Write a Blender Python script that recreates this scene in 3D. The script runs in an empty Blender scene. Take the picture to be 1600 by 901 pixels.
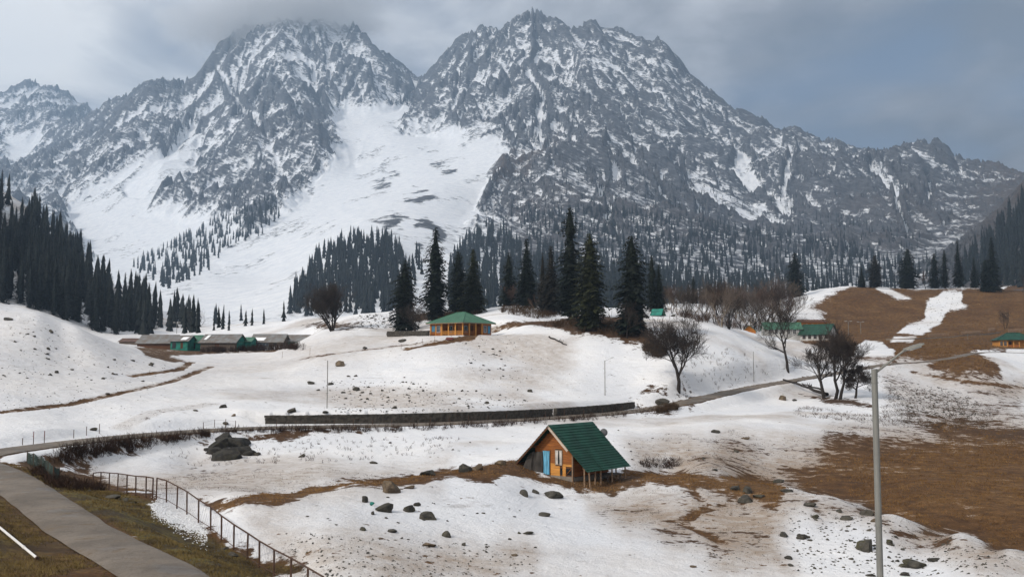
import bpy, bmesh, math, random
import numpy as np
from mathutils import Vector, Matrix, noise as mnoise

# ------------------------------------------------------------------ camera, sky, sun, exposure
scene = bpy.context.scene
COL = scene.collection
F_PX, CX, CY, HORIZON = 1537.0, 800.0, 450.5, 570.0       # lens of the photograph, in its own pixels
PITCH = math.atan((HORIZON - CY) / F_PX)
cam_data = bpy.data.cameras.new('camera')
cam = bpy.data.objects.new('camera', cam_data)
COL.objects.link(cam)
cam_data.sensor_width = 36.0
cam_data.lens = F_PX / 1600.0 * 36.0
cam_data.clip_start = 0.5
cam_data.clip_end = 30000.0
cam.location = (0, 0, 0)
cam.rotation_euler = (math.pi / 2 + PITCH, 0, 0)
scene.camera = cam

SUN_AZ, SUN_EL = math.radians(-126), math.radians(37)      # azimuth measured from +Y towards +X
SUN_DIR = Vector((math.sin(SUN_AZ) * math.cos(SUN_EL), math.cos(SUN_AZ) * math.cos(SUN_EL), math.sin(SUN_EL)))
sun_data = bpy.data.lights.new('sun', 'SUN')
sun_data.energy = 3.1
sun_data.angle = math.radians(6)
sun_data.color = (1.0, 0.93, 0.84)
sun = bpy.data.objects.new('sun', sun_data)
COL.objects.link(sun)
sun.rotation_euler = SUN_DIR.to_track_quat('Z', 'Y').to_euler()

scene.view_settings.view_transform = 'Standard'
scene.view_settings.look = 'None'
scene.view_settings.exposure = -0.1
scene.view_settings.gamma = 1.0
scene.view_settings.use_curve_mapping = False
scene.render.engine = 'CYCLES'
scene.cycles.use_denoising = True
scene.cycles.max_bounces = 5
scene.cycles.diffuse_bounces = 2
scene.cycles.glossy_bounces = 2
scene.cycles.transparent_max_bounces = 8
scene.cycles.volume_bounces = 1
scene.cycles.use_adaptive_sampling = True
scene.cycles.adaptive_threshold = 0.02


# ------------------------------------------------------------------ shader helpers
class NT:
    """A small wrapper that adds nodes and links from plain calls."""
    def __init__(self, tree):
        self.t = tree
        tree.nodes.clear()

    def n(self, kind, props=None, **ins):
        nd = self.t.nodes.new(kind)
        for k, v in (props or {}).items():
            setattr(nd, k, v)
        for k, v in ins.items():
            key = int(k[1:]) if k[0] == 'i' and k[1:].isdigit() else k.replace('_', ' ')
            self.put(nd, key, v)
        return nd

    def put(self, nd, key, v):
        if isinstance(v, bpy.types.NodeSocket):
            self.t.links.new(v, nd.inputs[key])
        elif v is not None:
            if isinstance(v, tuple) and len(v) == 3 and nd.inputs[key].type == 'RGBA':
                v = v + (1.0,)
            nd.inputs[key].default_value = v

    def math(self, op, a, b=None, c=None, clamp=False):
        nd = self.n('ShaderNodeMath', {'operation': op, 'use_clamp': clamp})
        for i, v in enumerate((a, b, c)):
            if v is not None:
                self.put(nd, i, v)
        return nd.outputs[0]

    def vmath(self, op, a, b=None):
        nd = self.n('ShaderNodeVectorMath', {'operation': op})
        self.put(nd, 0, a)
        if b is not None:
            self.put(nd, 1, b)
        return nd

    def mix(self, f, a, b, blend='MIX'):
        nd = self.n('ShaderNodeMix', {'data_type': 'RGBA', 'blend_type': blend})
        self.put(nd, 0, f)
        self.put(nd, 6, a)
        self.put(nd, 7, b)
        return nd.outputs[2]

    def step(self, v, lo, hi):
        nd = self.n('ShaderNodeMapRange', {'interpolation_type': 'SMOOTHSTEP'})
        for i, x in enumerate((v, lo, hi, 0.0, 1.0)):
            self.put(nd, i, x)
        return nd.outputs[0]

    def noise(self, vec, scale, detail=4.0, rough=0.55, dist=0.0):
        nd = self.n('ShaderNodeTexNoise', None, Scale=scale, Detail=detail, Roughness=rough, Distortion=dist)
        if vec is not None:
            self.put(nd, 'Vector', vec)
        return nd.outputs[0]

    def attr(self, name):
        return self.n('ShaderNodeAttribute', {'attribute_name': name}).outputs['Fac']

    def pos(self):
        return self.n('ShaderNodeNewGeometry').outputs['Position']

    def obj(self):
        return self.n('ShaderNodeTexCoord').outputs['Object']

    def scaled(self, vec, s):
        return self.vmath('MULTIPLY', vec, s).outputs[0]

    def bump(self, h, dist, strength=1.0):
        return self.n('ShaderNodeBump', None, Height=h, Distance=dist, Strength=strength).outputs[0]

    def out(self, col, rough=0.8, normal=None, spec=0.3, metal=0.0):
        b = self.n('ShaderNodeBsdfPrincipled')
        self.put(b, 'Base Color', col)
        self.put(b, 'Roughness', rough)
        self.put(b, 'Specular IOR Level', spec)
        self.put(b, 'Metallic', metal)
        if normal is not None:
            self.put(b, 'Normal', normal)
        o = self.n('ShaderNodeOutputMaterial')
        self.t.links.new(b.outputs[0], o.inputs[0])
        return b


MATS = {}


def mat(name, build):
    m = bpy.data.materials.new(name)
    m.use_nodes = True
    build(NT(m.node_tree))
    MATS[name] = m
    return m


def plain(name, col, rough=0.8, var=0.35, scale=3.0, bump=0.0, spec=0.3, metal=0.0, stretch=(1, 1, 1), col2=None):
    """A colour with grain: two tones mixed by noise in object space."""
    def b(t):
        v = t.scaled(t.obj(), stretch)
        f = t.noise(v, scale, 6.0, 0.65)
        dark = col2 or tuple(c * (1 - var) for c in col)
        c = t.mix(t.step(f, 0.35, 0.65), dark, col)
        f2 = t.noise(v, scale * 0.23, 3.0)
        c = t.mix(t.math('MULTIPLY', t.step(f2, 0.5, 0.75), 0.35), c, tuple(x * 0.6 for x in col))
        t.out(c, rough, t.bump(f, bump) if bump else None, spec, metal)
    return mat(name, b)


# ------------------------------------------------------------------ world: blue sky behind broken grey cloud
world = bpy.data.worlds.new('World')
scene.world = world
world.use_nodes = True


def build_world(t):
    sky = t.n('ShaderNodeTexSky', {'sky_type': 'NISHITA', 'sun_disc': False, 'sun_elevation': SUN_EL,
                                   'sun_rotation': SUN_AZ, 'altitude': 2700.0, 'air_density': 1.0,
                                   'dust_density': 1.5, 'ozone_density': 1.0})
    d = t.n('ShaderNodeTexCoord').outputs['Generated']
    sep = t.n('ShaderNodeSeparateXYZ', None, Vector=d)
    z = t.math('MAXIMUM', sep.outputs[2], 0.0)
    den = t.math('ADD', z, 0.22)
    p = t.n('ShaderNodeCombineXYZ', None, X=t.math('DIVIDE', sep.outputs[0], den),
            Y=t.math('DIVIDE', sep.outputs[1], den), Z=3.7).outputs[0]
    big = t.noise(p, 0.95, 3.0, 0.5, 0.4)
    mid = t.noise(t.vmath('ADD', p, (4.3, 1.7, 0.0)).outputs[0], 2.1, 7.0, 0.52, 0.35)
    fine = t.noise(t.vmath('ADD', p, (9.1, 5.2, 0.0)).outputs[0], 5.5, 6.0, 0.55, 0.3)
    # brightness of the cloud: towards the sun's side of the sky it is thin and bright, away from it heavy
    side = t.vmath('DOT_PRODUCT', d, (-0.90, -0.43, 0.0)).outputs['Value']
    lit = t.math('MULTIPLY_ADD', side, 0.95, 0.93)
    body = t.math('MULTIPLY_ADD', t.math('SUBTRACT', mid, 0.5), 1.9, lit)
    body = t.math('MULTIPLY_ADD', t.math('SUBTRACT', fine, 0.5), 0.7, body)
    cl = t.n('ShaderNodeValToRGB', None, Fac=body)
    r = cl.color_ramp
    r.elements[0].position, r.elements[0].color = 0.0, (0.17, 0.17, 0.18, 1)
    r.elements[1].position, r.elements[1].color = 1.0, (1.25, 1.22, 1.18, 1)
    e = r.elements.new(0.3); e.color = (0.33, 0.33, 0.35, 1)
    e = r.elements.new(0.62); e.color = (0.70, 0.70, 0.725, 1)
    gap = t.step(t.math('MULTIPLY_ADD', big, 0.75, t.math('MULTIPLY', mid, 0.25)), 0.41, 0.54)
    blue = t.mix(1.0, sky.outputs[0], (0.075, 0.075, 0.075), 'MULTIPLY')
    gap = t.math('MULTIPLY_ADD', gap, 0.82, 0.18)
    col = t.mix(gap, blue, cl.outputs[0])
    bg = t.n('ShaderNodeBackground', None, Color=col, Strength=1.0)
    o = t.n('ShaderNodeOutputWorld')
    t.t.links.new(bg.outputs[0], o.inputs[0])


build_world(NT(world.node_tree))

# ------------------------------------------------------------------ geometry helpers
rng = np.random.default_rng(7)
rnd = random.Random(11)
CT, ST = math.cos(PITCH), math.sin(PITCH)


def P(px, py, Y):
    """The point at forward distance Y seen at pixel (px, py) of the photograph."""
    v = (CY - py) / F_PX
    y = CT - ST * v
    k = Y / y
    return Vector(((px - CX) / F_PX * k, Y, (ST + CT * v) * k))


def proj(x, y, z):
    """World arrays to photograph pixels."""
    dep = CT * y + ST * z
    up = -ST * y + CT * z
    return CX + F_PX * x / dep, CY - F_PX * up / dep


def _h(ix, iy, seed):
    n = (ix.astype(np.int64) * 374761393 + iy.astype(np.int64) * 668265263 + seed * 974634777) & 0xFFFFFFFF
    n = ((n ^ (n >> 13)) * 1274126177) & 0xFFFFFFFF
    n = (n ^ (n >> 16)) & 0xFFFFFFFF
    return n.astype(np.float64) / 4294967295.0


def vnoise(x, y, seed=0):
    ix, iy = np.floor(x), np.floor(y)
    fx, fy = x - ix, y - iy
    u = fx * fx * fx * (fx * (fx * 6 - 15) + 10)
    v = fy * fy * fy * (fy * (fy * 6 - 15) + 10)
    a, b = _h(ix, iy, seed), _h(ix + 1, iy, seed)
    c, d = _h(ix, iy + 1, seed), _h(ix + 1, iy + 1, seed)
    return (a + (b - a) * u) * (1 - v) + (c + (d - c) * u) * v


def fbm(x, y, octs=4, seed=0, gain=0.5, ridged=False):
    s, a, tot = 0.0, 1.0, 0.0
    for i in range(octs):
        n = vnoise(x * 2 ** i + 17.3 * i, y * 2 ** i - 9.1 * i, seed + i)
        n = 1 - np.abs(2 * n - 1) if ridged else n
        s = s + a * n
        tot += a
        a *= gain
    return s / tot


def sstep(x, lo, hi):
    t = np.clip((x - lo) / (hi - lo), 0, 1)
    return t * t * (3 - 2 * t)


def link(o, parent=None):
    COL.objects.link(o)
    if parent is not None:
        o.parent = parent
    return o


def tag(o, label=None, category=None, group=None, kind=None):
    for k, v in (('label', label), ('category', category), ('group', group), ('kind', kind)):
        if v:
            o[k] = v
    return o


def empty(name, loc=(0, 0, 0), rz=0.0):
    o = bpy.data.objects.new(name, None)
    o.empty_display_size = 0.3
    o.location = loc
    o.rotation_euler = (0, 0, rz)
    return link(o)


def mesh_from(name, verts, faces, mats, smooth=False, fmat=None):
    me = bpy.data.meshes.new(name)
    me.from_pydata([tuple(v) for v in verts], [], faces)
    for m in (mats if isinstance(mats, (list, tuple)) else [mats]):
        me.materials.append(MATS[m] if isinstance(m, str) else m)
    if fmat is not None:
        me.polygons.foreach_set('material_index', np.asarray(fmat, dtype=np.int32))
    if smooth:
        me.polygons.foreach_set('use_smooth', np.ones(len(me.polygons), dtype=bool))
    me.update()
    return me


def tri_mesh(name, V, T, mats, fmat=None, smooth=False):
    """Fast triangle mesh from numpy arrays."""
    V = np.asarray(V, dtype=np.float32); T = np.asarray(T, dtype=np.int32)
    me = bpy.data.meshes.new(name)
    me.vertices.add(len(V)); me.vertices.foreach_set('co', V.ravel())
    me.loops.add(T.size); me.loops.foreach_set('vertex_index', T.ravel())
    me.polygons.add(len(T))
    me.polygons.foreach_set('loop_start', np.arange(0, T.size, 3, dtype=np.int32))
    for m in (mats if isinstance(mats, (list, tuple)) else [mats]):
        me.materials.append(MATS[m])
    if fmat is not None:
        me.polygons.foreach_set('material_index', np.asarray(fmat, dtype=np.int32))
    if smooth:
        me.polygons.foreach_set('use_smooth', np.ones(len(T), dtype=bool))
    me.update(calc_edges=True)
    return me


def grid_mesh(name, X, Y, Z, material, attrs):
    r, c = X.shape
    me = bpy.data.meshes.new(name)
    co = np.stack([X, Y, Z], -1).reshape(-1, 3).astype(np.float32)
    me.vertices.add(r * c); me.vertices.foreach_set('co', co.ravel())
    idx = np.arange(r * c, dtype=np.int32).reshape(r, c)
    q = np.stack([idx[:-1, :-1], idx[:-1, 1:], idx[1:, 1:], idx[1:, :-1]], -1).reshape(-1, 4)
    me.loops.add(q.size); me.loops.foreach_set('vertex_index', q.ravel())
    me.polygons.add(len(q))
    me.polygons.foreach_set('loop_start', np.arange(0, q.size, 4, dtype=np.int32))
    me.polygons.foreach_set('use_smooth', np.ones(len(q), dtype=bool))
    for k, a in attrs.items():
        at = me.attributes.new(k, 'FLOAT', 'POINT')
        at.data.foreach_set('value', np.ascontiguousarray(a, dtype=np.float32).ravel())
    me.materials.append(MATS[material])
    me.update(calc_edges=True)
    return link(bpy.data.objects.new(name, me))


# ------------------------------------------------------------------ the lie of the land: survey points, then a thin-plate surface
NEAR_PTS = [
    # verge, path and bank at the left front
    (-200, 901, 30), (0, 880, 33), (0, 820, 38), (0, 770, 46), (160, 845, 38), (270, 895, 31), (70, 785, 48), (10, 740, 62),
    (-60, 715, 72), (-200, 730, 66), (0, 710, 75), (120, 688, 90), (300, 672, 104), (400, 667, 109), (550, 664, 113), (700, 660, 118),
    (850, 652, 129), (950, 645, 141), (1000, 640, 146), (1060, 630, 151), (1110, 618, 160), (1180, 603, 174),
    (1240, 593, 186), (1330, 578, 198), (1385, 568, 208), (1440, 565, 214), (1490, 558, 222), (1530, 550, 236), (1600, 551, 245),
    (1700, 553, 250),
    (120, 800, 45), (220, 850, 38), (330, 898, 32), (145, 763, 72), (244, 779, 58), (286, 800, 55), (329, 828, 50), (404, 887, 44), (470, 910, 41),
    # field below the road, left
    (200, 730, 86), (130, 730, 82), (300, 720, 94), (300, 755, 75), (400, 745, 80), (400, 700, 101), (500, 735, 83), (500, 700, 100), (600, 700, 100),
    (700, 700, 98), (800, 700, 98), (900, 690, 102), (1000, 700, 98), (1000, 722, 88), (1100, 725, 86), (1100, 700, 98), (1100, 650, 132),
    (900, 665, 118), (700, 675, 110), (500, 678, 107), (250, 685, 99), (150, 700, 92),
    # rim of the knoll with the hut, its far side dropping to the field
    (380, 786, 53), (450, 772, 58), (560, 755, 63), (660, 743, 68), (740, 731, 71.5), (800, 724, 74), (850, 747, 71.5), (886, 757, 70.4),
    (820, 735, 72.5), (930, 768, 69), (990, 748, 74), (1050, 742, 76), (1120, 744, 75), (1180, 752, 73), (1230, 763, 70), (1300, 779, 65), (1400, 807, 59),
    (1500, 836, 53), (1590, 862, 48), (1700, 890, 44),
    (450, 778, 64), (560, 764, 70), (660, 752, 76), (740, 740, 80), (1050, 748, 84), (1180, 760, 82), (1300, 786, 73), (1400, 815, 66), (1500, 842, 60), (1590, 872, 54),
    # knoll front
    (500, 800, 52), (500, 860, 44.5), (500, 901, 41), (600, 780, 58), (700, 780, 60), (700, 840, 50), (700, 901, 43), (850, 790, 63), (850, 840, 52),
    (850, 901, 44), (1000, 790, 64), (1000, 840, 53), (1000, 901, 45), (1150, 790, 64), (1150, 840, 54), (1150, 901, 46),
    (1300, 820, 58), (1300, 860, 51.5), (1300, 901, 46.5), (1450, 860, 52), (1450, 901, 46.5), (1600, 901, 44.5),
    # plain on the right
    (1200, 650, 134), (1200, 700, 104), (1300, 700, 106), (1300, 745, 88), (1400, 700, 110), (1500, 700, 112), (1600, 700, 113), (1500, 740, 88), (1600, 745, 87),
    (1400, 745, 87), (1420, 780, 73), (1500, 795, 69), (1600, 805, 66), (1600, 840, 60), (1400, 640, 146), (1500, 650, 146), (1600, 650, 148), (1750, 700, 112),
    (1300, 622, 164), (1400, 603, 184), (1500, 612, 186), (1600, 620, 190), (1450, 588, 198), (1550, 580, 205), (1510, 568, 210), (1600, 575, 222), (1750, 620, 190),
    # snow slope above the road
    (420, 655, 116), (700, 648, 124), (985, 633, 151), (500, 600, 150), (500, 560, 172), (500, 540, 198), (500, 520, 228), (520, 506, 250), (560, 491, 262),
    (600, 620, 138), (600, 580, 158), (600, 545, 178), (620, 519, 215), (620, 497, 245), (620, 488, 262), (700, 610, 144), (700, 570, 160), (700, 538, 174), (700, 523, 184),
    (770, 516, 188), (668, 525, 186), (700, 508, 210), (740, 494, 232), (760, 487, 245), (800, 478, 262), (800, 505, 196), (850, 508, 194), (850, 494, 218), (850, 481, 250), (880, 497, 212),
    (800, 560, 168), (800, 610, 148), (900, 575, 166), (900, 615, 152), (920, 524, 183), (1000, 524, 182), (1000, 497, 212), (1030, 492, 217), (1000, 570, 168),
    (1060, 610, 155), (1060, 555, 172), (1060, 512, 196), (1100, 506, 205), (1150, 525, 200), (1200, 549, 196), (1240, 576, 190), (1200, 543, 215), (1250, 560, 215), (1200, 536, 240), (1250, 540, 240), (1150, 580, 174), (1200, 590, 178),
    (980, 483, 250), (1100, 500, 250), (1150, 505, 280), (1130, 484, 340), (1200, 505, 310), (1240, 500, 340),
    # left hill, huts and what lies behind them
    (0, 690, 84), (0, 640, 101), (0, 600, 116), (0, 540, 135), (0, 506, 146), (0, 484, 153), (60, 492, 155), (120, 512, 158), (200, 543, 170), (235, 552, 182), (0, 482, 165), (60, 491, 166), (120, 514, 170), (60, 520, 146), (-100, 465, 155), (-200, 440, 160), (-200, 560, 125), (-200, 680, 88),
    (100, 660, 101), (100, 610, 120), (100, 560, 140), (100, 530, 150), (200, 640, 112), (200, 600, 132), (200, 570, 150), (300, 640, 116), (300, 600, 142), (300, 572, 178), (300, 556, 222),
    (400, 620, 132), (400, 580, 168), (400, 552, 228), (450, 560, 192), (220, 541, 252), (340, 547, 248), (420, 545, 250), (470, 531, 256),
    (0, 492, 200), (60, 502, 200), (120, 524, 205), (-200, 450, 200), (0, 492, 300), (60, 502, 300), (120, 526, 300), (-200, 450, 300), (0, 484, 340), (60, 494, 340), (110, 515, 340), (160, 532, 330), (200, 530, 330),
    (300, 525, 300), (400, 505, 320), (450, 502, 320), (480, 497, 300), (300, 518, 420), (400, 508, 450), (300, 512, 600), (400, 503, 700),
    (0, 440, 400), (0, 392, 470), (0, 345, 550), (0, 306, 640), (60, 345, 640), (100, 382, 630), (150, 438, 600), (200, 464, 590), (250, 488, 570), (300, 505, 560),
    (60, 458, 410), (100, 474, 410), (150, 498, 410), (200, 515, 410), (60, 400, 520), (100, 430, 510), (150, 465, 500), (-200, 170, 680), (-200, 280, 540), (-200, 380, 400),
    (0, 330, 830), (60, 370, 800), (150, 455, 760), (-200, 215, 860),
    # hidden ground behind the tree-covered crest, and the brown hill
    (560, 500, 310), (700, 500, 340), (900, 498, 330), (700, 500, 600), (900, 492, 600), (1000, 480, 500), (1100, 488, 450), (1200, 480, 600), (1100, 480, 700),
    (1190, 527, 335), (1250, 531, 325), (1310, 531, 325), (1250, 490, 385), (1240, 470, 430), (1290, 456, 440), (1330, 449, 450), (1262, 470, 420), (1400, 452, 460), (1500, 452, 460), (1560, 455, 450), (1700, 455, 440),
    (1330, 500, 385), (1400, 500, 388), (1500, 500, 385), (1600, 500, 380), (1300, 522, 345), (1400, 528, 325), (1340, 546, 270), (1380, 545, 262), (1420, 545, 275), (1480, 530, 315), (1580, 541, 285), (1560, 530, 320), (1700, 540, 290),
    (1330, 470, 560), (1500, 470, 580), (1700, 480, 580), (1330, 470, 700), (1500, 470, 700),
]
NEAR_WORLD = [(0, 6, -2.2), (-6, 8, -2.8), (7, 8, -3.2), (0, 15, -5.2), (10, 16, -6.8), (-9, 18, -5.0), (6, 26, -8.4), (0, 34, -9.2), (-12, 24, -6.0),
              (14, 30, -9.0), (22, 34, -9.3), (-20, 20, -5.0), (20, 18, -7.6), (-30, 35, -5.5)]
SKY_LEFT = [(0, 160, 6000), (35, 152, 6000), (60, 148, 6000), (90, 158, 6000), (115, 172, 6000), (140, 180, 5900), (-200, 130, 6200)]
SKY_MID = [(160, 176, 4700), (200, 163, 4600), (240, 131, 4500), (270, 131, 4450), (300, 137, 4420), (318, 118, 4400), (335, 92, 4380), (380, 62, 4380), (410, 52, 4400), (440, 50, 4400), (485, 50, 4400), (520, 54, 4400),
           (545, 56, 4390), (575, 68, 4380), (600, 92, 4350), (635, 112, 4330)]
SKY_RIGHT = [(655, 128, 4380), (690, 100, 4300), (730, 75, 4250), (765, 58, 4200), (800, 54, 4150), (820, 50, 4100), (838, 40, 4080), (856, 53, 4080), (880, 60, 4050), (930, 58, 4000), (960, 70, 3980),
             (990, 86, 3950), (1045, 98, 3900), (1062, 115, 3880), (1070, 137, 3850), (1100, 156, 3800), (1150, 188, 3700), (1185, 202, 3650), (1250, 218, 3550), (1300, 233, 3450), (1350, 243, 3400), (1400, 245, 3350),
             (1450, 250, 3300), (1490, 276, 3250), (1530, 281, 3200), (1590, 290, 3100), (1800, 320, 3000)]
MOUNT_PTS = [
    (350, 486, 1000), (450, 494, 880), (550, 494, 800), (700, 480, 850), (330, 440, 1350), (400, 430, 1500), (470, 425, 1250),
    (550, 480, 900), (550, 430, 1050), (550, 388, 1250), (480, 460, 980), (620, 430, 1050), (620, 390, 1250),
    (400, 385, 1850), (450, 335, 2250), (550, 335, 1900), (600, 300, 2300), (650, 335, 1750), (650, 400, 1250), (700, 300, 2150), (700, 250, 2750), (600, 250, 2900), (550, 255, 2950),
    (530, 205, 3450), (600, 200, 3400), (650, 205, 3350), (700, 215, 3200), (600, 170, 3900), (540, 172, 3900), (640, 150, 4150), (500, 120, 4150),
    (450, 150, 3600), (500, 225, 2980), (470, 290, 2650), (430, 322, 2450), (380, 345, 2350), (400, 250, 2950), (400, 180, 3450), (380, 110, 4050), (300, 200, 3800), (250, 250, 3350), (200, 310, 3050),
    (180, 335, 2900), (260, 325, 2850), (300, 300, 3000), (335, 325, 2650), (340, 250, 3300), (150, 220, 4200), (120, 250, 4000), (60, 285, 3700), (100, 325, 3250), (150, 372, 2650), (200, 402, 2250), (250, 412, 1950), (300, 420, 1700),
    (250, 445, 1550), (0, 330, 3000), (0, 230, 5000), (60, 230, 5000), (-200, 300, 3500), (-200, 220, 5000), (200, 455, 1400), (0, 400, 2000), (-200, 350, 2200),
    (640, 172, 3900), (640, 196, 3600), (720, 196, 3250), (770, 200, 3150), (700, 150, 3800), (760, 120, 3800), (830, 100, 3750), (830, 200, 3050), (792, 240, 2650), (785, 300, 2250), (778, 335, 2050),
    (745, 350, 1800), (725, 385, 1480), (760, 430, 1150), (830, 300, 2200), (830, 385, 1550), (830, 450, 980), (900, 120, 3600), (900, 200, 3000), (900, 300, 2200), (900, 400, 1450), (900, 465, 920),
    (1000, 150, 3500), (1000, 220, 2900), (1000, 300, 2300), (1000, 400, 1500), (1000, 460, 930), (1100, 220, 3200), (1100, 300, 2450), (1100, 400, 1550), (1100, 455, 1000), (1200, 260, 3050), (1200, 330, 2450), (1200, 400, 1700),
    (1200, 455, 1050), (1300, 290, 2800), (1300, 350, 2250), (1300, 420, 1500), (1300, 460, 950), (1400, 300, 2700), (1400, 370, 2000), (1400, 440, 1200), (1500, 335, 2450), (1500, 395, 1750), (1480, 445, 1050),
    (1600, 305, 1300), (1580, 340, 1250), (1540, 380, 1200), (1510, 412, 1120), (1600, 370, 1080), (1600, 430, 800), (1560, 440, 850), (1800, 180, 1400), (1800, 380, 850), (1600, 345, 1700), (1700, 270, 1800), (1620, 340, 2200), (1800, 350, 2200),
]
KW = 5.0


def controls():
    pts = [P(*p) for p in NEAR_PTS + MOUNT_PTS + SKY_LEFT + SKY_MID + SKY_RIGHT]
    for sk in (SKY_LEFT, SKY_MID, SKY_RIGHT):
        pts += [P(a, b + 75, c * 1.2) for a, b, c in sk[::2]]
        pts += [P(a, b + 260, c * 1.75) for a, b, c in sk[::4]]
    pts += [Vector(p) for p in NEAR_WORLD]
    a = np.array([tuple(p) for p in pts])
    return a[:, 0] / a[:, 1], np.log(a[:, 1]), a[:, 2] / a[:, 1]


def tps_grid():
    cu, cw, cs = controls()
    A = np.stack([cu * 15.37, cw * KW], 1)
    n = len(A)
    def ker(d2):
        return 0.5 * d2 * np.log(d2 + 1e-12)
    d2 = ((A[:, None] - A[None]) ** 2).sum(-1)
    K = ker(d2) + np.eye(n) * 0.004
    Q = np.hstack([np.ones((n, 1)), A])
    M = np.zeros((n + 3, n + 3)); M[:n, :n] = K; M[:n, n:] = Q; M[n:, :n] = Q.T
    sol = np.linalg.solve(M, np.concatenate([cs, np.zeros(3)]))
    gu = np.linspace(-0.72, 0.72, 300); gw = np.linspace(math.log(5.0), math.log(9000.0), 420)
    U, W = np.meshgrid(gu * 15.37, gw * KW)
    pts = np.stack([U.ravel(), W.ravel()], 1)
    out = np.empty(len(pts))
    for i in range(0, len(pts), 20000):
        b = pts[i:i + 20000]
        dd = (b[:, :1] - A[:, 0]) ** 2 + (b[:, 1:] - A[:, 1]) ** 2
        out[i:i + 20000] = ker(dd) @ sol[:n] + sol[n] + b @ sol[n + 1:]
    return gu, gw, out.reshape(U.shape)


GU, GW, GS = tps_grid()


def cubic(g, fx, fy):
    """Catmull-Rom sampling of grid g at float column fx, row fy."""
    r, c = g.shape
    fx = np.clip(fx, 1, c - 3.001); fy = np.clip(fy, 1, r - 3.001)
    ix, iy = fx.astype(int), fy.astype(int)
    tx, ty = fx - ix, fy - iy
    def wts(t):
        return (-0.5 * t + t * t - 0.5 * t ** 3, 1 - 2.5 * t * t + 1.5 * t ** 3, 0.5 * t + 2 * t * t - 1.5 * t ** 3, -0.5 * t * t + 0.5 * t ** 3)
    wx, wy = wts(tx), wts(ty)
    s = 0.0
    for j in range(4):
        row = 0.0
        for i in range(4):
            row = row + wx[i] * g[iy + j - 1, ix + i - 1]
        s = s + wy[j] * row
    return s


def base_z(X, Y):
    u, w = X / Y, np.log(Y)
    s = cubic(GS, (u - GU[0]) / (GU[1] - GU[0]), (w - GW[0]) / (GW[1] - GW[0]))
    return s * Y


# ---- near ground grid
NR, NC = 560, 760
nu = np.linspace(-0.70, 0.70, NC)
nw = np.exp(np.concatenate([np.linspace(math.log(6), math.log(30), 40, endpoint=False), np.linspace(math.log(30), math.log(260), 400, endpoint=False),
                            np.linspace(math.log(260), math.log(760), NR - 440)]))
NU, NY = np.meshgrid(nu, nw)
NX = NU * NY
NZ = base_z(NX, NY)
amp = np.clip(NY / 100.0, 0.3, 4.0)
NZ = NZ + (fbm(NX / 14, NY / 14, 4, 3) - 0.5) * 0.5 * amp ** 0.7 + (fbm(NX / 2.7, NY / 2.7, 3, 9) - 0.5) * 0.16 * amp ** 0.5
NZ = NZ + (fbm(NX / 60, NY / 60, 4, 31, ridged=True) - 0.5) * 10 * sstep(NY, 320, 520) * sstep(-NU, 0.3, 0.4)
NPX, NPY = proj(NX, NY, NZ)


# level pads under the buildings
for px_, py_, Y_, R_ in ((720, 525, 190, 8.5), (690, 526, 186, 5), (750, 525, 187, 4), (240, 542.5, 251, 8), (276, 545.5, 248, 6), (305, 545.5, 252, 6), (340, 548.5, 247, 8), (415, 545.5, 255, 8), (452, 540, 258, 7),
                         (1225, 527.5, 266, 8), (1190, 525, 264, 4.5), (1280, 533, 260, 8), (1270, 529, 284, 8), (1590, 544.5, 284, 9)):
    c_ = P(px_, py_, Y_)
    q_ = 1 - sstep(np.hypot(NX - c_.x, NY - c_.y), R_ * 0.75, R_ * 1.7)
    NZ = NZ * (1 - q_) + (c_.z - 0.05) * q_


def sample_near(x, y):
    """Height of the near ground at world x, y (arrays or floats)."""
    x = np.atleast_1d(np.asarray(x, float)); y = np.atleast_1d(np.asarray(y, float))
    fu = np.clip((x / y - nu[0]) / (nu[1] - nu[0]), 0, NC - 1.001)
    fr = np.clip(np.interp(y, nw, np.arange(NR)), 0, NR - 1.001)
    i, j = fr.astype(int), fu.astype(int)
    a, b = fr - i, fu - j
    return (NZ[i, j] * (1 - b) + NZ[i, j + 1] * b) * (1 - a) + (NZ[i + 1, j] * (1 - b) + NZ[i + 1, j + 1] * b) * a


def hit(px, py, ymin=12.0):
    """First point of the near ground on the line of sight through a pixel."""
    ys = np.exp(np.linspace(math.log(ymin), math.log(750), 900))
    d = P(px, py, 1.0)
    gap = d.z * ys - sample_near(d.x * ys, ys)
    k = np.nonzero(gap <= 0)[0]
    if len(k) == 0:
        k = [np.argmin(np.abs(gap[30:])) + 30]
    y = ys[k[0]]
    if k[0] > 0 and gap[k[0]] < 0 < gap[k[0] - 1]:
        t = gap[k[0] - 1] / (gap[k[0] - 1] - gap[k[0]])
        y = ys[k[0] - 1] + (ys[k[0]] - ys[k[0] - 1]) * t
    return Vector((d.x * y, y, float(sample_near(d.x * y, y)[0])))


def ground(x, y):
    return float(sample_near(x, y)[0])


# ---- the road: a flattened bench in the ground and a strip of tarmac on it
ROAD_PX = [(300, 930, 28), (270, 895, 31), (160, 845, 38), (70, 785, 48), (8, 741, 62), (-40, 722, 69), (-60, 713, 73), (-30, 707, 76.5), (40, 698, 82), (120, 688, 90), (210, 679, 98), (300, 672, 104), (400, 667, 109), (550, 664, 113), (700, 660, 118),
           (850, 652, 129), (950, 645, 141), (1000, 640, 146), (1060, 630, 151), (1110, 618, 160), (1180, 603, 174), (1240, 593, 186), (1330, 578, 198), (1385, 568, 208),
           (1440, 565, 214), (1490, 558, 222), (1530, 550, 236), (1600, 551, 245), (1720, 553, 250)]


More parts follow.
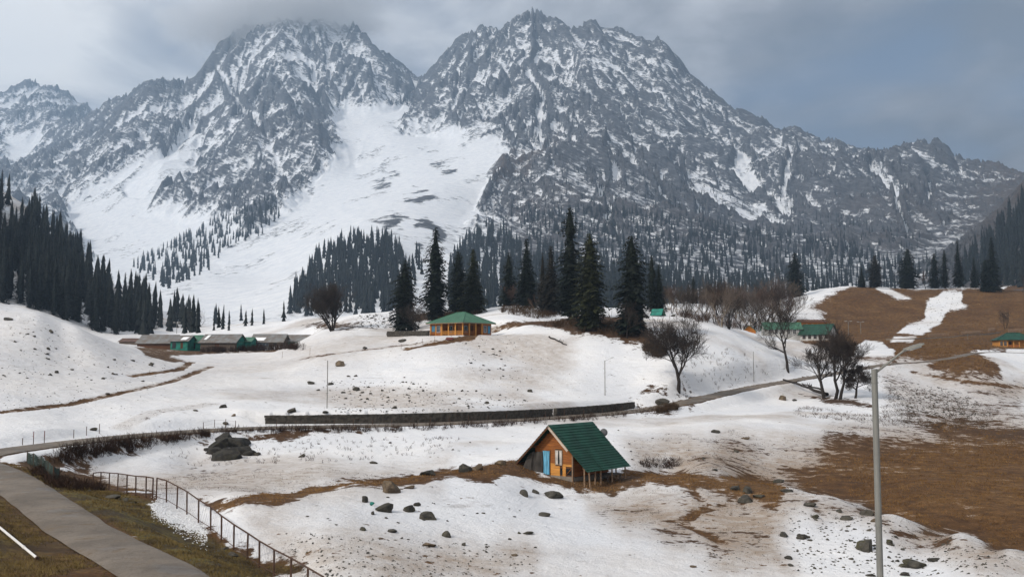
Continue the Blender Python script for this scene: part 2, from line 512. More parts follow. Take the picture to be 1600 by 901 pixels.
def resample(pts, step):
    pts = np.array(pts, float)
    n = len(pts)
    out = []
    for i in range(n - 1):
        p0, p1, p2, p3 = pts[max(i - 1, 0)], pts[i], pts[i + 1], pts[min(i + 2, n - 1)]
        m = max(2, int(np.linalg.norm(p2 - p1) / step))
        for k in range(m):
            t = k / m
            out.append(0.5 * ((2 * p1) + (-p0 + p2) * t + (2 * p0 - 5 * p1 + 4 * p2 - p3) * t * t + (-p0 + 3 * p1 - 3 * p2 + p3) * t ** 3))
    out.append(pts[-1])
    return np.array(out)


road = resample([tuple(P(*p)) for p in ROAD_PX], 1.2)
for _ in range(12):
    road[1:-1] = (road[:-2] + road[1:-1] * 2 + road[2:]) / 4
ROAD_HALF = np.interp(road[:, 1], [25, 60, 75, 110, 150, 200, 250], [1.15, 1.4, 1.7, 2.0, 2.0, 1.5, 1.4])


def polyline_dist(X, Y, line, reach):
    """Distance from grid points to a polyline, and the index of the nearest point."""
    best = np.full(X.shape, 1e9); idx = np.zeros(X.shape, int)
    m = (X > line[:, 0].min() - reach) & (X < line[:, 0].max() + reach) & (Y > line[:, 1].min() - reach) & (Y < line[:, 1].max() + reach)
    xs, ys = X[m], Y[m]
    b, k = np.full(xs.shape, 1e9), np.zeros(xs.shape, int)
    for i in range(len(line)):
        d = (xs - line[i, 0]) ** 2 + (ys - line[i, 1]) ** 2
        q = d < b
        b[q] = d[q]; k[q] = i
    best[m] = np.sqrt(b); idx[m] = k
    return best, idx


WALL_PX = [(418, 662, 115), (520, 660.5, 117), (610, 659, 119), (700, 656.5, 122), (800, 653, 127), (880, 648, 136), (940, 643, 144), (988, 638, 151)]
WALL_H = 1.1
wall = resample([tuple(P(*p)) for p in WALL_PX], 1.0)
WD, WI = polyline_dist(NX, NY, wall, 14)
behind = NY > wall[WI, 1] + (NX - wall[WI, 0]) * 0.0
wz = wall[WI, 2]
kf = (1 - sstep(WD, 0.8, 3.5)) * (~behind)
NZ = NZ * (1 - kf) + np.minimum(NZ, wz - 0.05) * kf
kb = (1 - sstep(WD, 1.0, 8.0)) * behind
NZ = NZ * (1 - kb) + (wz + WALL_H - 0.08 + 0.22 * WD) * kb
RD, RI = polyline_dist(NX, NY, road, 12)
rz = road[RI, 2]
k = 1 - sstep(RD, ROAD_HALF[RI] + 0.3, ROAD_HALF[RI] + 3.0)
NZ = NZ * (1 - k) + (rz - 0.14) * k
NPX, NPY = proj(NX, NY, NZ)


# ---- patches: outlines in photograph pixels carried onto the ground they lie on
def to_ground(poly, step=14, closed=True):
    pts = poly + ([poly[0]] if closed else [])
    out = []
    for (x0, y0), (x1, y1) in zip(pts[:-1], pts[1:]):
        m = max(1, int(math.hypot(x1 - x0, y1 - y0) / step))
        for i in range(m):
            h = hit(x0 + (x1 - x0) * i / m, y0 + (y1 - y0) * i / m)
            out.append((h.x, h.y))
    if not closed:
        h = hit(*pts[-1]); out.append((h.x, h.y))
    return np.array(out)


SC_W = 160.0


def patch(poly, soft=10.0, wob=8.0, seed=1):
    """0..1 cover of a patch over the near ground, soft and ragged at its edge."""
    g = to_ground(poly)
    pa, pb = g[:, 0] / g[:, 1] * F_PX, np.log(g[:, 1]) * SC_W
    A, B = NU * F_PX, np.log(NY) * SC_W
    pad = soft + wob * 2
    m = (A > pa.min() - pad) & (A < pa.max() + pad) & (B > pb.min() - pad) & (B < pb.max() + pad)
    a, b = A[m], B[m]
    x, y = NX[m], NY[m]
    sc = y / 40.0
    a = a + (fbm(x / sc / 1.3, y / sc / 1.3, 4, seed) - 0.5) * 2 * wob
    b = b + (fbm(x / sc / 1.3, y / sc / 1.3, 4, seed + 50) - 0.5) * 2 * wob
    inside = np.zeros(a.shape, bool); dist = np.full(a.shape, 1e9)
    n = len(pa)
    for i in range(n):
        x0, y0, x1, y1 = pa[i], pb[i], pa[(i + 1) % n], pb[(i + 1) % n]
        if y0 != y1:
            c = ((y0 > b) != (y1 > b)) & (a < (x1 - x0) * (b - y0) / (y1 - y0) + x0)
            inside ^= c
        dx, dy = x1 - x0, y1 - y0
        L = dx * dx + dy * dy
        t = np.clip(((a - x0) * dx + (b - y0) * dy) / L, 0, 1) if L > 0 else 0
        dist = np.minimum(dist, np.hypot(a - x0 - t * dx, b - y0 - t * dy))
    sd = np.where(inside, dist, -dist)
    out = np.zeros(NX.shape)
    out[m] = sstep(sd, -soft, soft)
    return out


def line_patch(poly, width, soft=1.0):
    g = to_ground(poly, 8, False)
    d, _ = polyline_dist(NX, NY, resample(g, 0.6), width * 3 + 2)
    return 1 - sstep(d, width, width + soft)


def over(dst, m, val, amount=1.0):
    dst += (val - dst) * m * amount


SNOW = np.ones(NX.shape) * 0.97     # cover
DIRT = np.zeros(NX.shape) + 0.10 + 0.5 * sstep(fbm(NX / 22, NY / 22, 4, 141), 0.52, 0.72)    # how soiled the snow is
OLIVE = np.zeros(NX.shape)          # olive turf against brown straw
DUFF_SHADE = np.zeros(NX.shape)           # painted tree shadow, and dark needle litter
SPECK = np.zeros(NX.shape) + 0.42   # tufts poking through


def lay(poly, snow=None, dirt=None, olive=None, duff_shade=None, speck=None, soft=10, wob=8, seed=1):
    m = patch(poly, soft * 1.7, wob * 1.3, seed)
    for arr, v in ((SNOW, snow), (DIRT, dirt), (OLIVE, olive), (DUFF_SHADE, duff_shade), (SPECK, speck)):
        if v is not None:
            over(arr, m, v)
    return m


# soiled and trodden snow
lay([(0, 590), (180, 585), (330, 560), (470, 545), (560, 545), (430, 585), (300, 610), (150, 606), (0, 612)], dirt=0.42, soft=25, seed=3)
lay([(120, 745), (420, 728), (600, 730), (700, 725), (560, 752), (400, 775), (260, 772)], dirt=0.75, soft=14, snow=0.72, speck=0.6, seed=4)
lay([(980, 690), (1150, 680), (1300, 690), (1480, 665), (1600, 660), (1600, 720), (1300, 770), (1000, 735)], dirt=0.9, snow=0.60, speck=0.7, soft=18, seed=5)
lay([(430, 860), (560, 835), (700, 850), (830, 870), (830, 901), (450, 901)], dirt=0.85, snow=0.64, speck=0.8, soft=14, seed=6)
lay([(380, 790), (480, 772), (640, 752), (690, 760), (480, 800), (430, 830), (470, 880), (400, 850)], dirt=0.6, snow=0.78, speck=0.4, soft=10, seed=7)
lay([(920, 790), (1010, 770), (1150, 760), (1240, 790), (1220, 860), (1240, 901), (1130, 901), (1080, 850), (980, 825)], dirt=0.95, snow=0.6, speck=0.8, soft=14, seed=8)
lay([(1230, 765), (1400, 810), (1590, 865), (1600, 901), (1540, 901), (1400, 835), (1300, 800), (1210, 790)], dirt=0.8, snow=0.58, speck=0.7, soft=8, seed=9)
lay([(1370, 570), (1480, 590), (1600, 600), (1600, 680), (1450, 660), (1400, 630)], dirt=0.5, snow=0.66, speck=0.8, soft=14, seed=10)
lay([(1430, 580), (1600, 600), (1600, 625), (1480, 605)], dirt=0.85, snow=0.7, speck=0.3, soft=6, seed=11)
lay([(420, 545), (560, 530), (660, 520), (780, 535), (650, 545), (520, 560)], dirt=0.6, snow=0.8, speck=0.5, soft=12, seed=12)
lay([(480, 600), (620, 590), (760, 620), (860, 635), (700, 645), (500, 648)], speck=0.7, soft=12, seed=13)
lay([(560, 495), (640, 488), (640, 515), (540, 515)], speck=0.95, snow=0.8, soft=8, seed=14)
lay([(0, 480), (150, 520), (300, 560), (250, 600), (0, 590)], dirt=0.3, speck=0.6, soft=16, seed=15)
lay([(1380, 590), (1500, 610), (1560, 650), (1440, 650), (1380, 625)], speck=1.0, snow=0.66, soft=12, seed=16)
# bare ground, and one tree shadow painted dark
lay([(-100, 700), (0, 765), (100, 832), (215, 905), (-100, 905)], snow=0.05, olive=0.55, soft=6, wob=4, seed=20)
lay([(10, 722), (60, 738), (150, 762), (240, 779), (290, 800), (345, 838), (420, 880), (520, 905), (325, 905), (220, 848), (118, 792), (40, 740)], snow=0.05, olive=0.8, soft=6, wob=4, seed=21)
lay([(20, 722), (75, 716), (100, 735), (150, 745), (240, 770), (150, 764), (60, 740)], snow=0.1, olive=0.3, duff_shade=0.4, soft=5, wob=3, seed=22)
lay([(165, 690), (330, 673), (330, 679), (200, 705), (110, 722), (75, 718), (100, 700)], snow=0.12, duff_shade=0.7, soft=5, wob=4, seed=23)
lay([(330, 673), (500, 668), (620, 668), (620, 674), (420, 680)], snow=0.3, duff_shade=0.6, soft=4, wob=5, seed=24)
lay([(235, 785), (262, 784), (300, 812), (330, 838), (300, 838), (262, 822)], snow=0.93, dirt=0.25, soft=5, wob=6, seed=25)
lay([(310, 782), (400, 772), (560, 751), (660, 741), (720, 733), (800, 719), (830, 745), (700, 746), (560, 762), (430, 784), (340, 796)], snow=0.08, olive=0.15, soft=5, wob=5, seed=26)
lay([(795, 722), (850, 740), (990, 735), (1010, 750), (960, 768), (925, 770), (870, 758), (810, 748), (780, 742)], snow=0.06, olive=0.1, duff_shade=0.4, soft=5, wob=5, seed=27)
lay([(985, 738), (1080, 740), (1180, 747), (1235, 764), (1215, 790), (1160, 780), (1100, 760), (1020, 757)], snow=0.1, olive=0.1, soft=6, wob=7, seed=28)
lay([(1240, 738), (1330, 712), (1400, 702), (1480, 690), (1600, 684), (1760, 680), (1760, 900), (1590, 860), (1400, 803), (1250, 766)], snow=0.17, dirt=0.95, soft=30, wob=18, seed=29)
lay([(1330, 770), (1440, 735), (1600, 715), (1760, 715), (1760, 900), (1590, 860), (1440, 816)], snow=0.13, dirt=0.9, soft=16, wob=14, seed=30)
lay([(1400, 655), (1500, 650), (1560, 665), (1480, 676)], snow=0.3, duff_shade=0.5, soft=6, wob=6, seed=31)
lay([(1520, 668), (1600, 672), (1600, 684), (1540, 680)], snow=0.25, duff_shade=0.8, soft=5, wob=6, seed=32)
lay([(1235, 500), (1262, 468), (1330, 444), (1760, 444), (1760, 548), (1600, 546), (1530, 546), (1480, 560), (1340, 560), (1290, 540), (1240, 530)], snow=0.03, soft=6, wob=5, seed=33)
lay([(1262, 460), (1310, 447), (1318, 450), (1262, 474), (1244, 478)], snow=0.95, soft=4, wob=3, seed=34)
lay([(1236, 478), (1250, 470), (1290, 485), (1282, 500), (1260, 508), (1236, 505)], snow=0.75, dirt=0.2, speck=0.9, soft=6, wob=6, seed=35)
lay([(1362, 449), (1382, 449), (1424, 466), (1400, 467)], snow=0.96, soft=2.5, wob=2, seed=36)
lay([(1437, 449), (1465, 450), (1462, 452), (1440, 452)], snow=0.96, soft=2, wob=2, seed=37)
lay([(1474, 455), (1504, 456), (1503, 474), (1515, 484), (1482, 484), (1470, 500), (1440, 522), (1400, 520), (1418, 508), (1445, 494), (1448, 470)], snow=0.95, speck=0.5, soft=3, wob=3, seed=38)
lay([(1395, 524), (1430, 524), (1425, 534), (1390, 534)], snow=0.8, soft=3, wob=3, seed=39)
lay([(1340, 538), (1352, 529), (1378, 534), (1398, 548), (1395, 556), (1336, 556)], snow=0.94, dirt=0.1, soft=3, wob=3, seed=40)
lay([(1470, 560), (1520, 553), (1565, 565), (1562, 590), (1500, 590), (1455, 575)], snow=0.06, olive=0.2, soft=6, wob=5, seed=41)
lay([(1545, 552), (1620, 558), (1620, 600), (1575, 595), (1560, 570)], snow=0.95, soft=4, wob=4, seed=42)
lay([(780, 508), (850, 505), (900, 492), (1000, 500), (1025, 520), (1030, 532), (980, 535), (900, 520), (840, 512)], snow=0.05, duff_shade=0.8, soft=4, wob=4, seed=43)
lay([(640, 490), (690, 485), (740, 492), (690, 500), (645, 503)], snow=0.12, duff_shade=0.7, soft=4, wob=4, seed=44)
lay([(470, 512), (500, 500), (560, 506), (590, 513), (520, 520)], snow=0.35, duff_shade=0.8, soft=5, wob=6, seed=45)
lay([(205, 541), (300, 546), (440, 544), (430, 550), (320, 552), (270, 556), (300, 566), (270, 566), (225, 556)], snow=0.2, duff_shade=0.35, soft=4, wob=4, seed=46)
lay([(1030, 600), (1065, 607), (1095, 630), (1080, 634), (1055, 620), (1000, 606)], snow=0.12, duff_shade=0.9, soft=4, wob=4, seed=47)  # cast shadow of the round headed leafless tree, painted as dark ground
lay([(1250, 615), (1300, 622), (1360, 630), (1370, 640), (1290, 632)], snow=0.2, duff_shade=0.9, soft=4, wob=4, seed=48)
lay([(985, 634), (1040, 632), (1060, 640), (1010, 648)], snow=0.4, duff_shade=0.8, speck=1, soft=4, wob=5, seed=49)
for tr, wd, am in (([(0, 645), (110, 632), (200, 612), (270, 596), (330, 573)], 0.5, 0.7), ([(205, 588), (280, 578), (300, 566)], 0.5, 0.8), ([(190, 668), (240, 645), (330, 632)], 0.8, 0.35),
                   ([(640, 545), (720, 530), (790, 510), (850, 503)], 0.9, 0.85), ([(475, 560), (560, 548), (680, 535)], 0.8, 0.45), ([(1430, 583), (1500, 595), (1600, 606)], 0.8, 0.6),
                   ([(1080, 762), (1100, 790), (1070, 820), (1130, 850)], 0.25, 0.45), ([(1080, 800), (1130, 790), (1050, 815)], 0.25, 0.4), ([(800, 540), (860, 590), (915, 616)], 0.12, 0.35)):
    m = line_patch(tr, wd, wd * 0.8)
    over(SNOW, m, 0.15, am); over(DIRT, m, 0.8, am)
m = 1 - sstep(RD, ROAD_HALF[RI] * 1.0, ROAD_HALF[RI] + 0.7)
over(SNOW, m, 0.1); over(DUFF_SHADE, m, 0.25)

# snow lies a little proud of the turf
NZ = NZ + 0.10 * sstep(SNOW, 0.35, 0.75) * (1 - k)


def build_ground_material(t):
    pos = t.pos()
    snow, dirt, olive, duff_shade, speck = (t.attr(a) for a in ('snow', 'dirt', 'olive', 'duff_shade', 'speck'))
    big = t.noise(pos, 0.09, 7.0, 0.62)
    mid = t.noise(pos, 0.8, 8.0, 0.65)
    fin = t.noise(pos, 4.5, 6.0, 0.7)
    wob = t.math('MULTIPLY_ADD', t.math('SUBTRACT', mid, 0.5), 1.5, snow)
    wob = t.math('MULTIPLY_ADD', t.math('SUBTRACT', big, 0.5), 1.3, wob)
    wob = t.math('MULTIPLY_ADD', t.math('SUBTRACT', fin, 0.5), 0.45, wob)
    cover = t.step(wob, 0.42, 0.58)
    # tufts and stones that poke through
    tuft = t.noise(t.vmath('ADD', pos, (31.0, 7.0, 2.0)).outputs[0], 1.3, 5.0, 0.62)
    th = t.math('MULTIPLY_ADD', speck, -0.15, 0.725)
    poke = t.step(tuft, th, t.math('ADD', th, 0.05))
    cover = t.math('MULTIPLY', cover, t.math('SUBTRACT', 1.0, poke))
    # terracettes: thin contour lines trodden by grazing animals
    sp = t.n('ShaderNodeSeparateXYZ', None, Vector=pos)
    ter = t.noise(t.n('ShaderNodeCombineXYZ', None, X=t.math('MULTIPLY', sp.outputs[0], 0.16), Y=t.math('MULTIPLY', sp.outputs[1], 0.16), Z=t.math('MULTIPLY', sp.outputs[2], 2.6)).outputs[0], 1.0, 6.0, 0.7)
    line = t.math('MULTIPLY', t.step(ter, 0.60, 0.72), t.math('MULTIPLY_ADD', speck, 0.75, 0.1), clamp=True)
    cover = t.math('MULTIPLY', cover, t.math('MULTIPLY_ADD', line, -0.8, 1.0))
    white = t.mix(t.step(big, 0.3, 0.7), (0.68, 0.70, 0.74), (0.79, 0.79, 0.80))
    soil = t.step(t.math('MULTIPLY_ADD', mid, 0.7, t.math('MULTIPLY', fin, 0.3)), 0.30, 0.72)
    soiled = t.math('MULTIPLY', dirt, t.math('MULTIPLY_ADD', soil, 0.75, 0.62), clamp=True)
    white = t.mix(soiled, white, (0.315, 0.25, 0.195))
    straw = t.mix(t.step(mid, 0.3, 0.7), (0.10, 0.048, 0.016), (0.245, 0.128, 0.043))
    straw = t.mix(t.step(big, 0.35, 0.65), t.mix(1.0, straw, (0.68, 0.62, 0.55), 'MULTIPLY'), straw)
    straw = t.mix(t.step(fin, 0.35, 0.75), t.mix(1.0, straw, (0.5, 0.5, 0.5), 'MULTIPLY'), straw)
    turf = t.mix(t.step(mid, 0.42, 0.62), (0.055, 0.036, 0.013), (0.13, 0.10, 0.022))
    turf = t.mix(t.step(fin, 0.3, 0.7), t.mix(1.0, turf, (0.5, 0.5, 0.5), 'MULTIPLY'), turf)
    oliv = t.step(t.math('MULTIPLY_ADD', big, 1.2, t.math('SUBTRACT', olive, 0.6)), 0.3, 0.7)
    bare = t.mix(oliv, straw, turf)
    litter_shade = t.mix(t.step(fin, 0.3, 0.7), (0.022, 0.014, 0.009), (0.075, 0.042, 0.024))
    bare = t.mix(duff_shade, bare, litter_shade)
    col = t.mix(cover, bare, white)
    h = t.math('MULTIPLY_ADD', mid, 0.6, t.math('MULTIPLY', fin, 0.22))
    h = t.math('MULTIPLY_ADD', ter, 0.4, h)
    rough = t.math('MULTIPLY_ADD', cover, -0.25, 0.9)
    t.out(col, rough, t.bump(h, 0.45, 0.8), 0.25)


mat('ground_cover', build_ground_material)
ground_obj = grid_mesh('ground', NX, NY, NZ, 'ground_cover', {'snow': SNOW, 'dirt': DIRT, 'olive': OLIVE, 'duff_shade': DUFF_SHADE, 'speck': SPECK})
tag(ground_obj, 'snow covered valley ground with patches of brown grass', kind='structure')


def build_tarmac(t):
    pos = t.pos()
    a = t.noise(pos, 0.35, 6.0, 0.6)
    b = t.noise(pos, 7.0, 6.0, 0.7)
    c = t.mix(t.step(a, 0.35, 0.65), (0.11, 0.090, 0.071), (0.19, 0.158, 0.127))
    c = t.mix(t.math('MULTIPLY', t.step(b, 0.45, 0.7), 0.45), c, (0.075, 0.062, 0.05))
    c = t.mix(t.math('MULTIPLY', t.step(t.noise(pos, 0.7, 6.0, 0.75), 0.52, 0.66), 0.75), c, (0.11, 0.075, 0.042))
    w = t.noise(t.scaled(pos, (0.5, 0.5, 0.5)), 0.6, 5.0, 0.6)
    wet = t.step(w, 0.54, 0.62)
    c = t.mix(t.math('MULTIPLY', wet, 0.4), c, (0.07, 0.058, 0.047))
    cr = t.n('ShaderNodeTexVoronoi', {'feature': 'DISTANCE_TO_EDGE'}, Vector=t.vmath('ADD', pos, t.n('ShaderNodeTexNoise', None, Vector=pos, Scale=1.5).outputs[1]).outputs[0], Scale=0.55)
    crack = t.step(cr.outputs[0], 0.012, 0.03)
    c = t.mix(t.math('MULTIPLY', t.math('SUBTRACT', 1.0, crack), 0.22), c, (0.03, 0.026, 0.022))
    c = t.mix(t.math('MULTIPLY', t.step(t.noise(pos, 22.0, 3.0, 0.7), 0.55, 0.7), 0.5), c, (0.24, 0.215, 0.185))
    t.out(c, t.math('MULTIPLY_ADD', wet, -0.3, 0.78), t.bump(b, 0.04, 0.8), 0.3)


mat('tarmac', build_tarmac)


def build_road():
    verts, faces = [], []
    tan = np.gradient(road[:, :2], axis=0)
    tan /= np.linalg.norm(tan, axis=1)[:, None]
    nrm = np.stack([-tan[:, 1], tan[:, 0]], 1)
    K = 9
    for i in range(len(road)):
        h = ROAD_HALF[i]
        for j in range(K):
            f = j / (K - 1) * 2 - 1
            e = 1.0 + (0.10 * (mnoise.noise(Vector((i * 0.35, f * 5, 2.0)))) if abs(f) == 1 else 0)
            x, y = road[i, 0] + nrm[i, 0] * h * f * e, road[i, 1] + nrm[i, 1] * h * f * e
            drop = 0.06 if abs(f) == 1 else 0.0
            verts.append((x, y, road[i, 2] + 0.02 - 0.05 * f * f - drop))
    for i in range(len(road) - 1):
        for j in range(K - 1):
            a = i * K + j
            faces.append((a, a + K, a + K + 1, a + 1))
    o = link(bpy.data.objects.new('road', mesh_from('road', verts, faces, 'tarmac', True)))
    tag(o, 'narrow grey tarmac road winding through the snow', kind='structure')


build_road()

# ------------------------------------------------------------------ the mountains
MR, MC = 620, 980
mu = np.linspace(-0.66, 0.66, MC)
mw = np.exp(np.interp(np.linspace(0, 1, MR), [0, 0.12, 0.86, 1], [math.log(700), math.log(1000), math.log(4700), math.log(7200)]))
MU, MY = np.meshgrid(mu, mw)
MX = MU * MY
MZ0 = base_z(MX, MY)
BPX, BPY = proj(MX, MY, MZ0)


def poly_sd(poly, a, b):
    """Signed distance (inside positive) of points to an outline."""
    inside = np.zeros(a.shape, bool); dist = np.full(a.shape, 1e9)
    n = len(poly)
    for i in range(n):
        (x0, y0), (x1, y1) = poly[i], poly[(i + 1) % n]
        if y0 != y1:
            inside ^= ((y0 > b) != (y1 > b)) & (a < (x1 - x0) * (b - y0) / (y1 - y0) + x0)
        dx, dy = x1 - x0, y1 - y0
        t = np.clip(((a - x0) * dx + (b - y0) * dy) / (dx * dx + dy * dy + 1e-9), 0, 1)
        dist = np.minimum(dist, np.hypot(a - x0 - t * dx, b - y0 - t * dy))
    return np.where(inside, dist, -dist)


WPX = BPX + (fbm(MX / 260, MY / 260, 4, 61) - 0.5) * 50
WPY = BPY + (fbm(MX / 260, MY / 260, 4, 67) - 0.5) * 40


def mregion(poly, soft=10):
    x0, x1 = min(p[0] for p in poly) - 80, max(p[0] for p in poly) + 80
    m = (BPX > x0) & (BPX < x1)
    out = np.zeros(MX.shape)
    out[m] = sstep(poly_sd(poly, WPX[m], WPY[m]), -soft, soft)
    return out


# where snow lies deep and smooth, as outlines of the fields seen across the valley
FIELDS = [
    [(520, 175), (600, 165), (640, 165), (620, 200), (690, 205), (770, 205), (785, 235), (770, 290), (755, 330), (700, 390), (680, 500), (420, 500), (250, 480), (330, 420), (420, 350), (470, 310), (500, 250), (520, 225)],
    [(100, 330), (170, 300), (230, 250), (300, 210), (330, 200), (290, 260), (230, 330), (300, 340), (370, 340), (400, 380), (250, 480), (120, 400)],
    [(0, 225), (60, 215), (70, 225), (40, 262), (0, 250)],
]
CHUTES = [  # gullies that hold snow on the right-hand face
    ([(1095, 280), (1140, 300), (1210, 330), (1260, 350), (1305, 362)], 14), ([(1150, 255), (1180, 285), (1230, 320)], 12), ([(1300, 372), (1335, 402)], 8), ([(1370, 275), (1400, 300), (1440, 335), (1480, 365)], 11),
    ([(1400, 300), (1408, 345), (1412, 375)], 7), ([(925, 300), (945, 330), (965, 365), (980, 378)], 7), ([(1000, 250), (1025, 290), (1040, 310)], 7), ([(1075, 250), (1085, 290), (1090, 310)], 7), ([(870, 200), (905, 235), (960, 270), (975, 290)], 8),
    ([(820, 130), (850, 190), (835, 215), (800, 200)], 9), ([(1245, 250), (1215, 300)], 8), ([(1450, 300), (1440, 340)], 6), ([(1180, 400), (1215, 420)], 6), ([(1275, 400), (1300, 415)], 6), ([(300, 190), (260, 240), (210, 300)], 12), ([(350, 120), (400, 170), (410, 220)], 8),
]
field = np.zeros(MX.shape)
for f in FIELDS:
    field = np.maximum(field, mregion(f, 14))
chute = np.zeros(MX.shape)
for line, wd in CHUTES:
    d = np.full(MX.shape, 1e9)
    for (x0, y0), (x1, y1) in zip(line[:-1], line[1:]):
        dx, dy = x1 - x0, y1 - y0
        t = np.clip(((WPX - 2 - x0) * dx + (WPY - y0) * dy) / (dx * dx + dy * dy), 0, 1)
        d = np.minimum(d, np.hypot(WPX - x0 - t * dx, WPY - y0 - t * dy))
    chute = np.maximum(chute, 1 - sstep(d, wd * 0.3, wd * 1.1))
rocky = np.clip(1 - field, 0, 1)
ramp_in = sstep(MY, 760, 1150)


def grad(Z):
    """World-space slope of a height grid on the fan of sight lines."""
    dzr = np.gradient(Z, axis=0); dzc = np.gradient(Z, axis=1)
    dyr = np.gradient(MY, axis=0); dxr = np.gradient(MX, axis=0); dxc = np.gradient(MX, axis=1)
    gx = dzc / dxc
    return gx, (dzr - gx * dxr) / dyr


def gullies(X, Y, gx, gy, wave, seed):
    """Stripes that follow the fall line, blended from jittered cells."""
    L = np.hypot(gx, gy) + 1e-6
    ax, ay = -gy / L, gx / L
    cell = wave * 1.5
    cx, cy = np.floor(X / cell), np.floor(Y / cell)
    num, den = 0.0, 0.0
    for j in (-1, 0, 1):
        for i in (-1, 0, 1):
            qx, qy = cx + i, cy + j
            ox = (qx + 0.15 + 0.7 * _h(qx, qy, seed)) * cell - X
            oy = (qy + 0.15 + 0.7 * _h(qx, qy, seed + 7)) * cell - Y
            w = np.exp(-(ox * ox + oy * oy) / (cell * cell) * 2.2)
            num = num + w * np.cos((ox * ax + oy * ay) * (2 * math.pi / wave))
            den = den + w
    return num / den


MZ = MZ0.copy()
high = sstep(MY, 1000, 2600)
MZ += (fbm(MX / 560, MY / 560, 3, 71, 0.45, True) - 0.55) * 120 * rocky * ramp_in * high
MZ += (fbm(MX / 170, MY / 170, 3, 77, 0.45, True) - 0.55) * 16 * (0.12 + 0.88 * rocky) * ramp_in * np.clip(MY / 2600, 0.3, 1.2)
MZ -= chute * 16 * ramp_in
for wave, am, sd in ((520, 62, 80), (210, 14, 83), (90, 3.4, 85)):
    gx, gy = grad(MZ)
    sl = sstep(np.hypot(gx, gy), 0.15, 0.7)
    g = gullies(MX, MY, gx - 0.55 * sstep(BPX, 760, 950) + 0.35 * sstep(-BPX, -420, -250), gy, wave, sd)
    MZ += (0.45 - np.abs(g)) * am * 1.25 * np.clip(MY / 2600, 0.25, 1.2) * sl * (0.08 + 0.92 * rocky) * ramp_in * (1 - 0.6 * chute)
# tilted strata: ledges that hold snow between bare risers
band = (MZ0 * 0.9 + MX * 0.30 + MY * 0.05) / 62.0 + (fbm(MX / 190, MY / 190, 3, 91) - 0.5) * 2.6
saw = band - np.floor(band)
MZ += (sstep(saw, 0.0, 0.75) - sstep(saw, 0.75, 1.0) - 0.5) * 8.0 * rocky * ramp_in * sstep(MY, 1500, 2600)
MZ += (fbm(MX / 48, MY / 48, 3, 95, 0.5, True) - 0.5) * 3.0 * (0.05 + 0.95 * rocky) * ramp_in * np.clip(MY / 2600, 0.25, 1.2)
# towers along the crests
for px_, Y_, am_, w_ in ((868, 4060, 20, 30), (928, 4000, 26, 45), (985, 3950, 24, 40), (1046, 3895, 44, 55), (1120, 3780, 18, 40), (1186, 3650, 26, 45), (1258, 3540, 26, 45), (1330, 3420, 16, 50), (1455, 3300, 26, 60), (1540, 3200, 20, 60),
                         (250, 4480, 34, 36), (275, 4450, 30, 30), (205, 4600, 22, 40), (330, 4390, 30, 50), (392, 4400, 20, 40), (545, 4390, 40, 40), (572, 4380, 26, 30), (612, 4350, 22, 40), (640, 4330, 22, 40), (28, 6000, 40, 60), (62, 6000, 60, 60), (95, 6000, 36, 50), (130, 6000, 26, 50)):
    x_ = (px_ - CX) / F_PX * Y_
    d_ = np.hypot((MX - x_) / w_, (MY - Y_) / (w_ * 2.2))
    MZ += am_ * np.clip(1.25 - d_, 0, 0.9)
MZ = np.maximum(MZ, -50.0)
MPX, MPY = proj(MX, MY, MZ)

gx, gy = grad(MZ)
steep = np.hypot(gx, gy)
lap = np.zeros(MX.shape)
for s in (2, 5):
    up = (np.roll(MZ, s, 0) + np.roll(MZ, -s, 0) + np.roll(MZ, s, 1) + np.roll(MZ, -s, 1)) / 4 - MZ
    lap += np.clip(up / (s * 2.4), -1.2, 1.2)
MSNOW = 0.635 - 0.28 * (steep - 0.80) + 0.20 * lap
MSNOW += (fbm(MX / 220, MY / 220, 3, 99) - 0.5) * 0.30
MSNOW += field * 0.62 + chute * 0.55
MSNOW -= 0.6 * field * sstep(fbm(MX / 90, MY / 160, 4, 151, 0.6), 0.56, 0.70)
# bare outcrops in the snow bowl
for poly in ([(575, 288), (605, 280), (612, 290), (585, 296)], [(600, 272), (632, 270), (630, 276), (604, 277)], [(630, 300), (665, 295), (685, 305), (670, 318), (640, 312)], [(640, 282), (682, 294), (665, 298)], [(575, 340), (620, 328), (665, 345), (600, 352)],
             [(668, 252), (712, 262), (690, 268)], [(480, 300), (492, 296), (490, 303)], [(560, 312), (575, 308), (572, 316)], [(640, 345), (670, 335), (690, 370), (650, 400)]):
    cx_ = sum(p[0] for p in poly) / len(poly); cy_ = sum(p[1] for p in poly) / len(poly)
    m = (np.abs(BPX - cx_) < 90) & (np.abs(BPY - cy_) < 60)
    sd = poly_sd(poly, WPX[m] * 0.6 + BPX[m] * 0.4, WPY[m] * 0.6 + BPY[m] * 0.4)
    MSNOW[m] -= sstep(sd, -8, 6) * sstep(fbm(MX[m] / 34, MY[m] / 60, 3, 5), 0.36, 0.58) * 1.15
MSNOW -= 0.05 * sstep(BPX, 700, 840) * (1 - field)
low = sstep(BPY, 215, 380) * sstep(BPX, 740, 830)
MSNOW -= low * 0.34
MSNOW -= sstep(BPX, 1480, 1580) * 0.30
SCRUB = np.clip(low * (fbm(MX / 180, MY / 180, 3, 103) - 0.15) * 0.8 + sstep(BPX, 1480, 1600) * 0.6, 0, 1)
SCRUB = np.maximum(SCRUB, mregion([(770, 240), (860, 215), (880, 240), (800, 300), (770, 300)], 12) * 0.9)


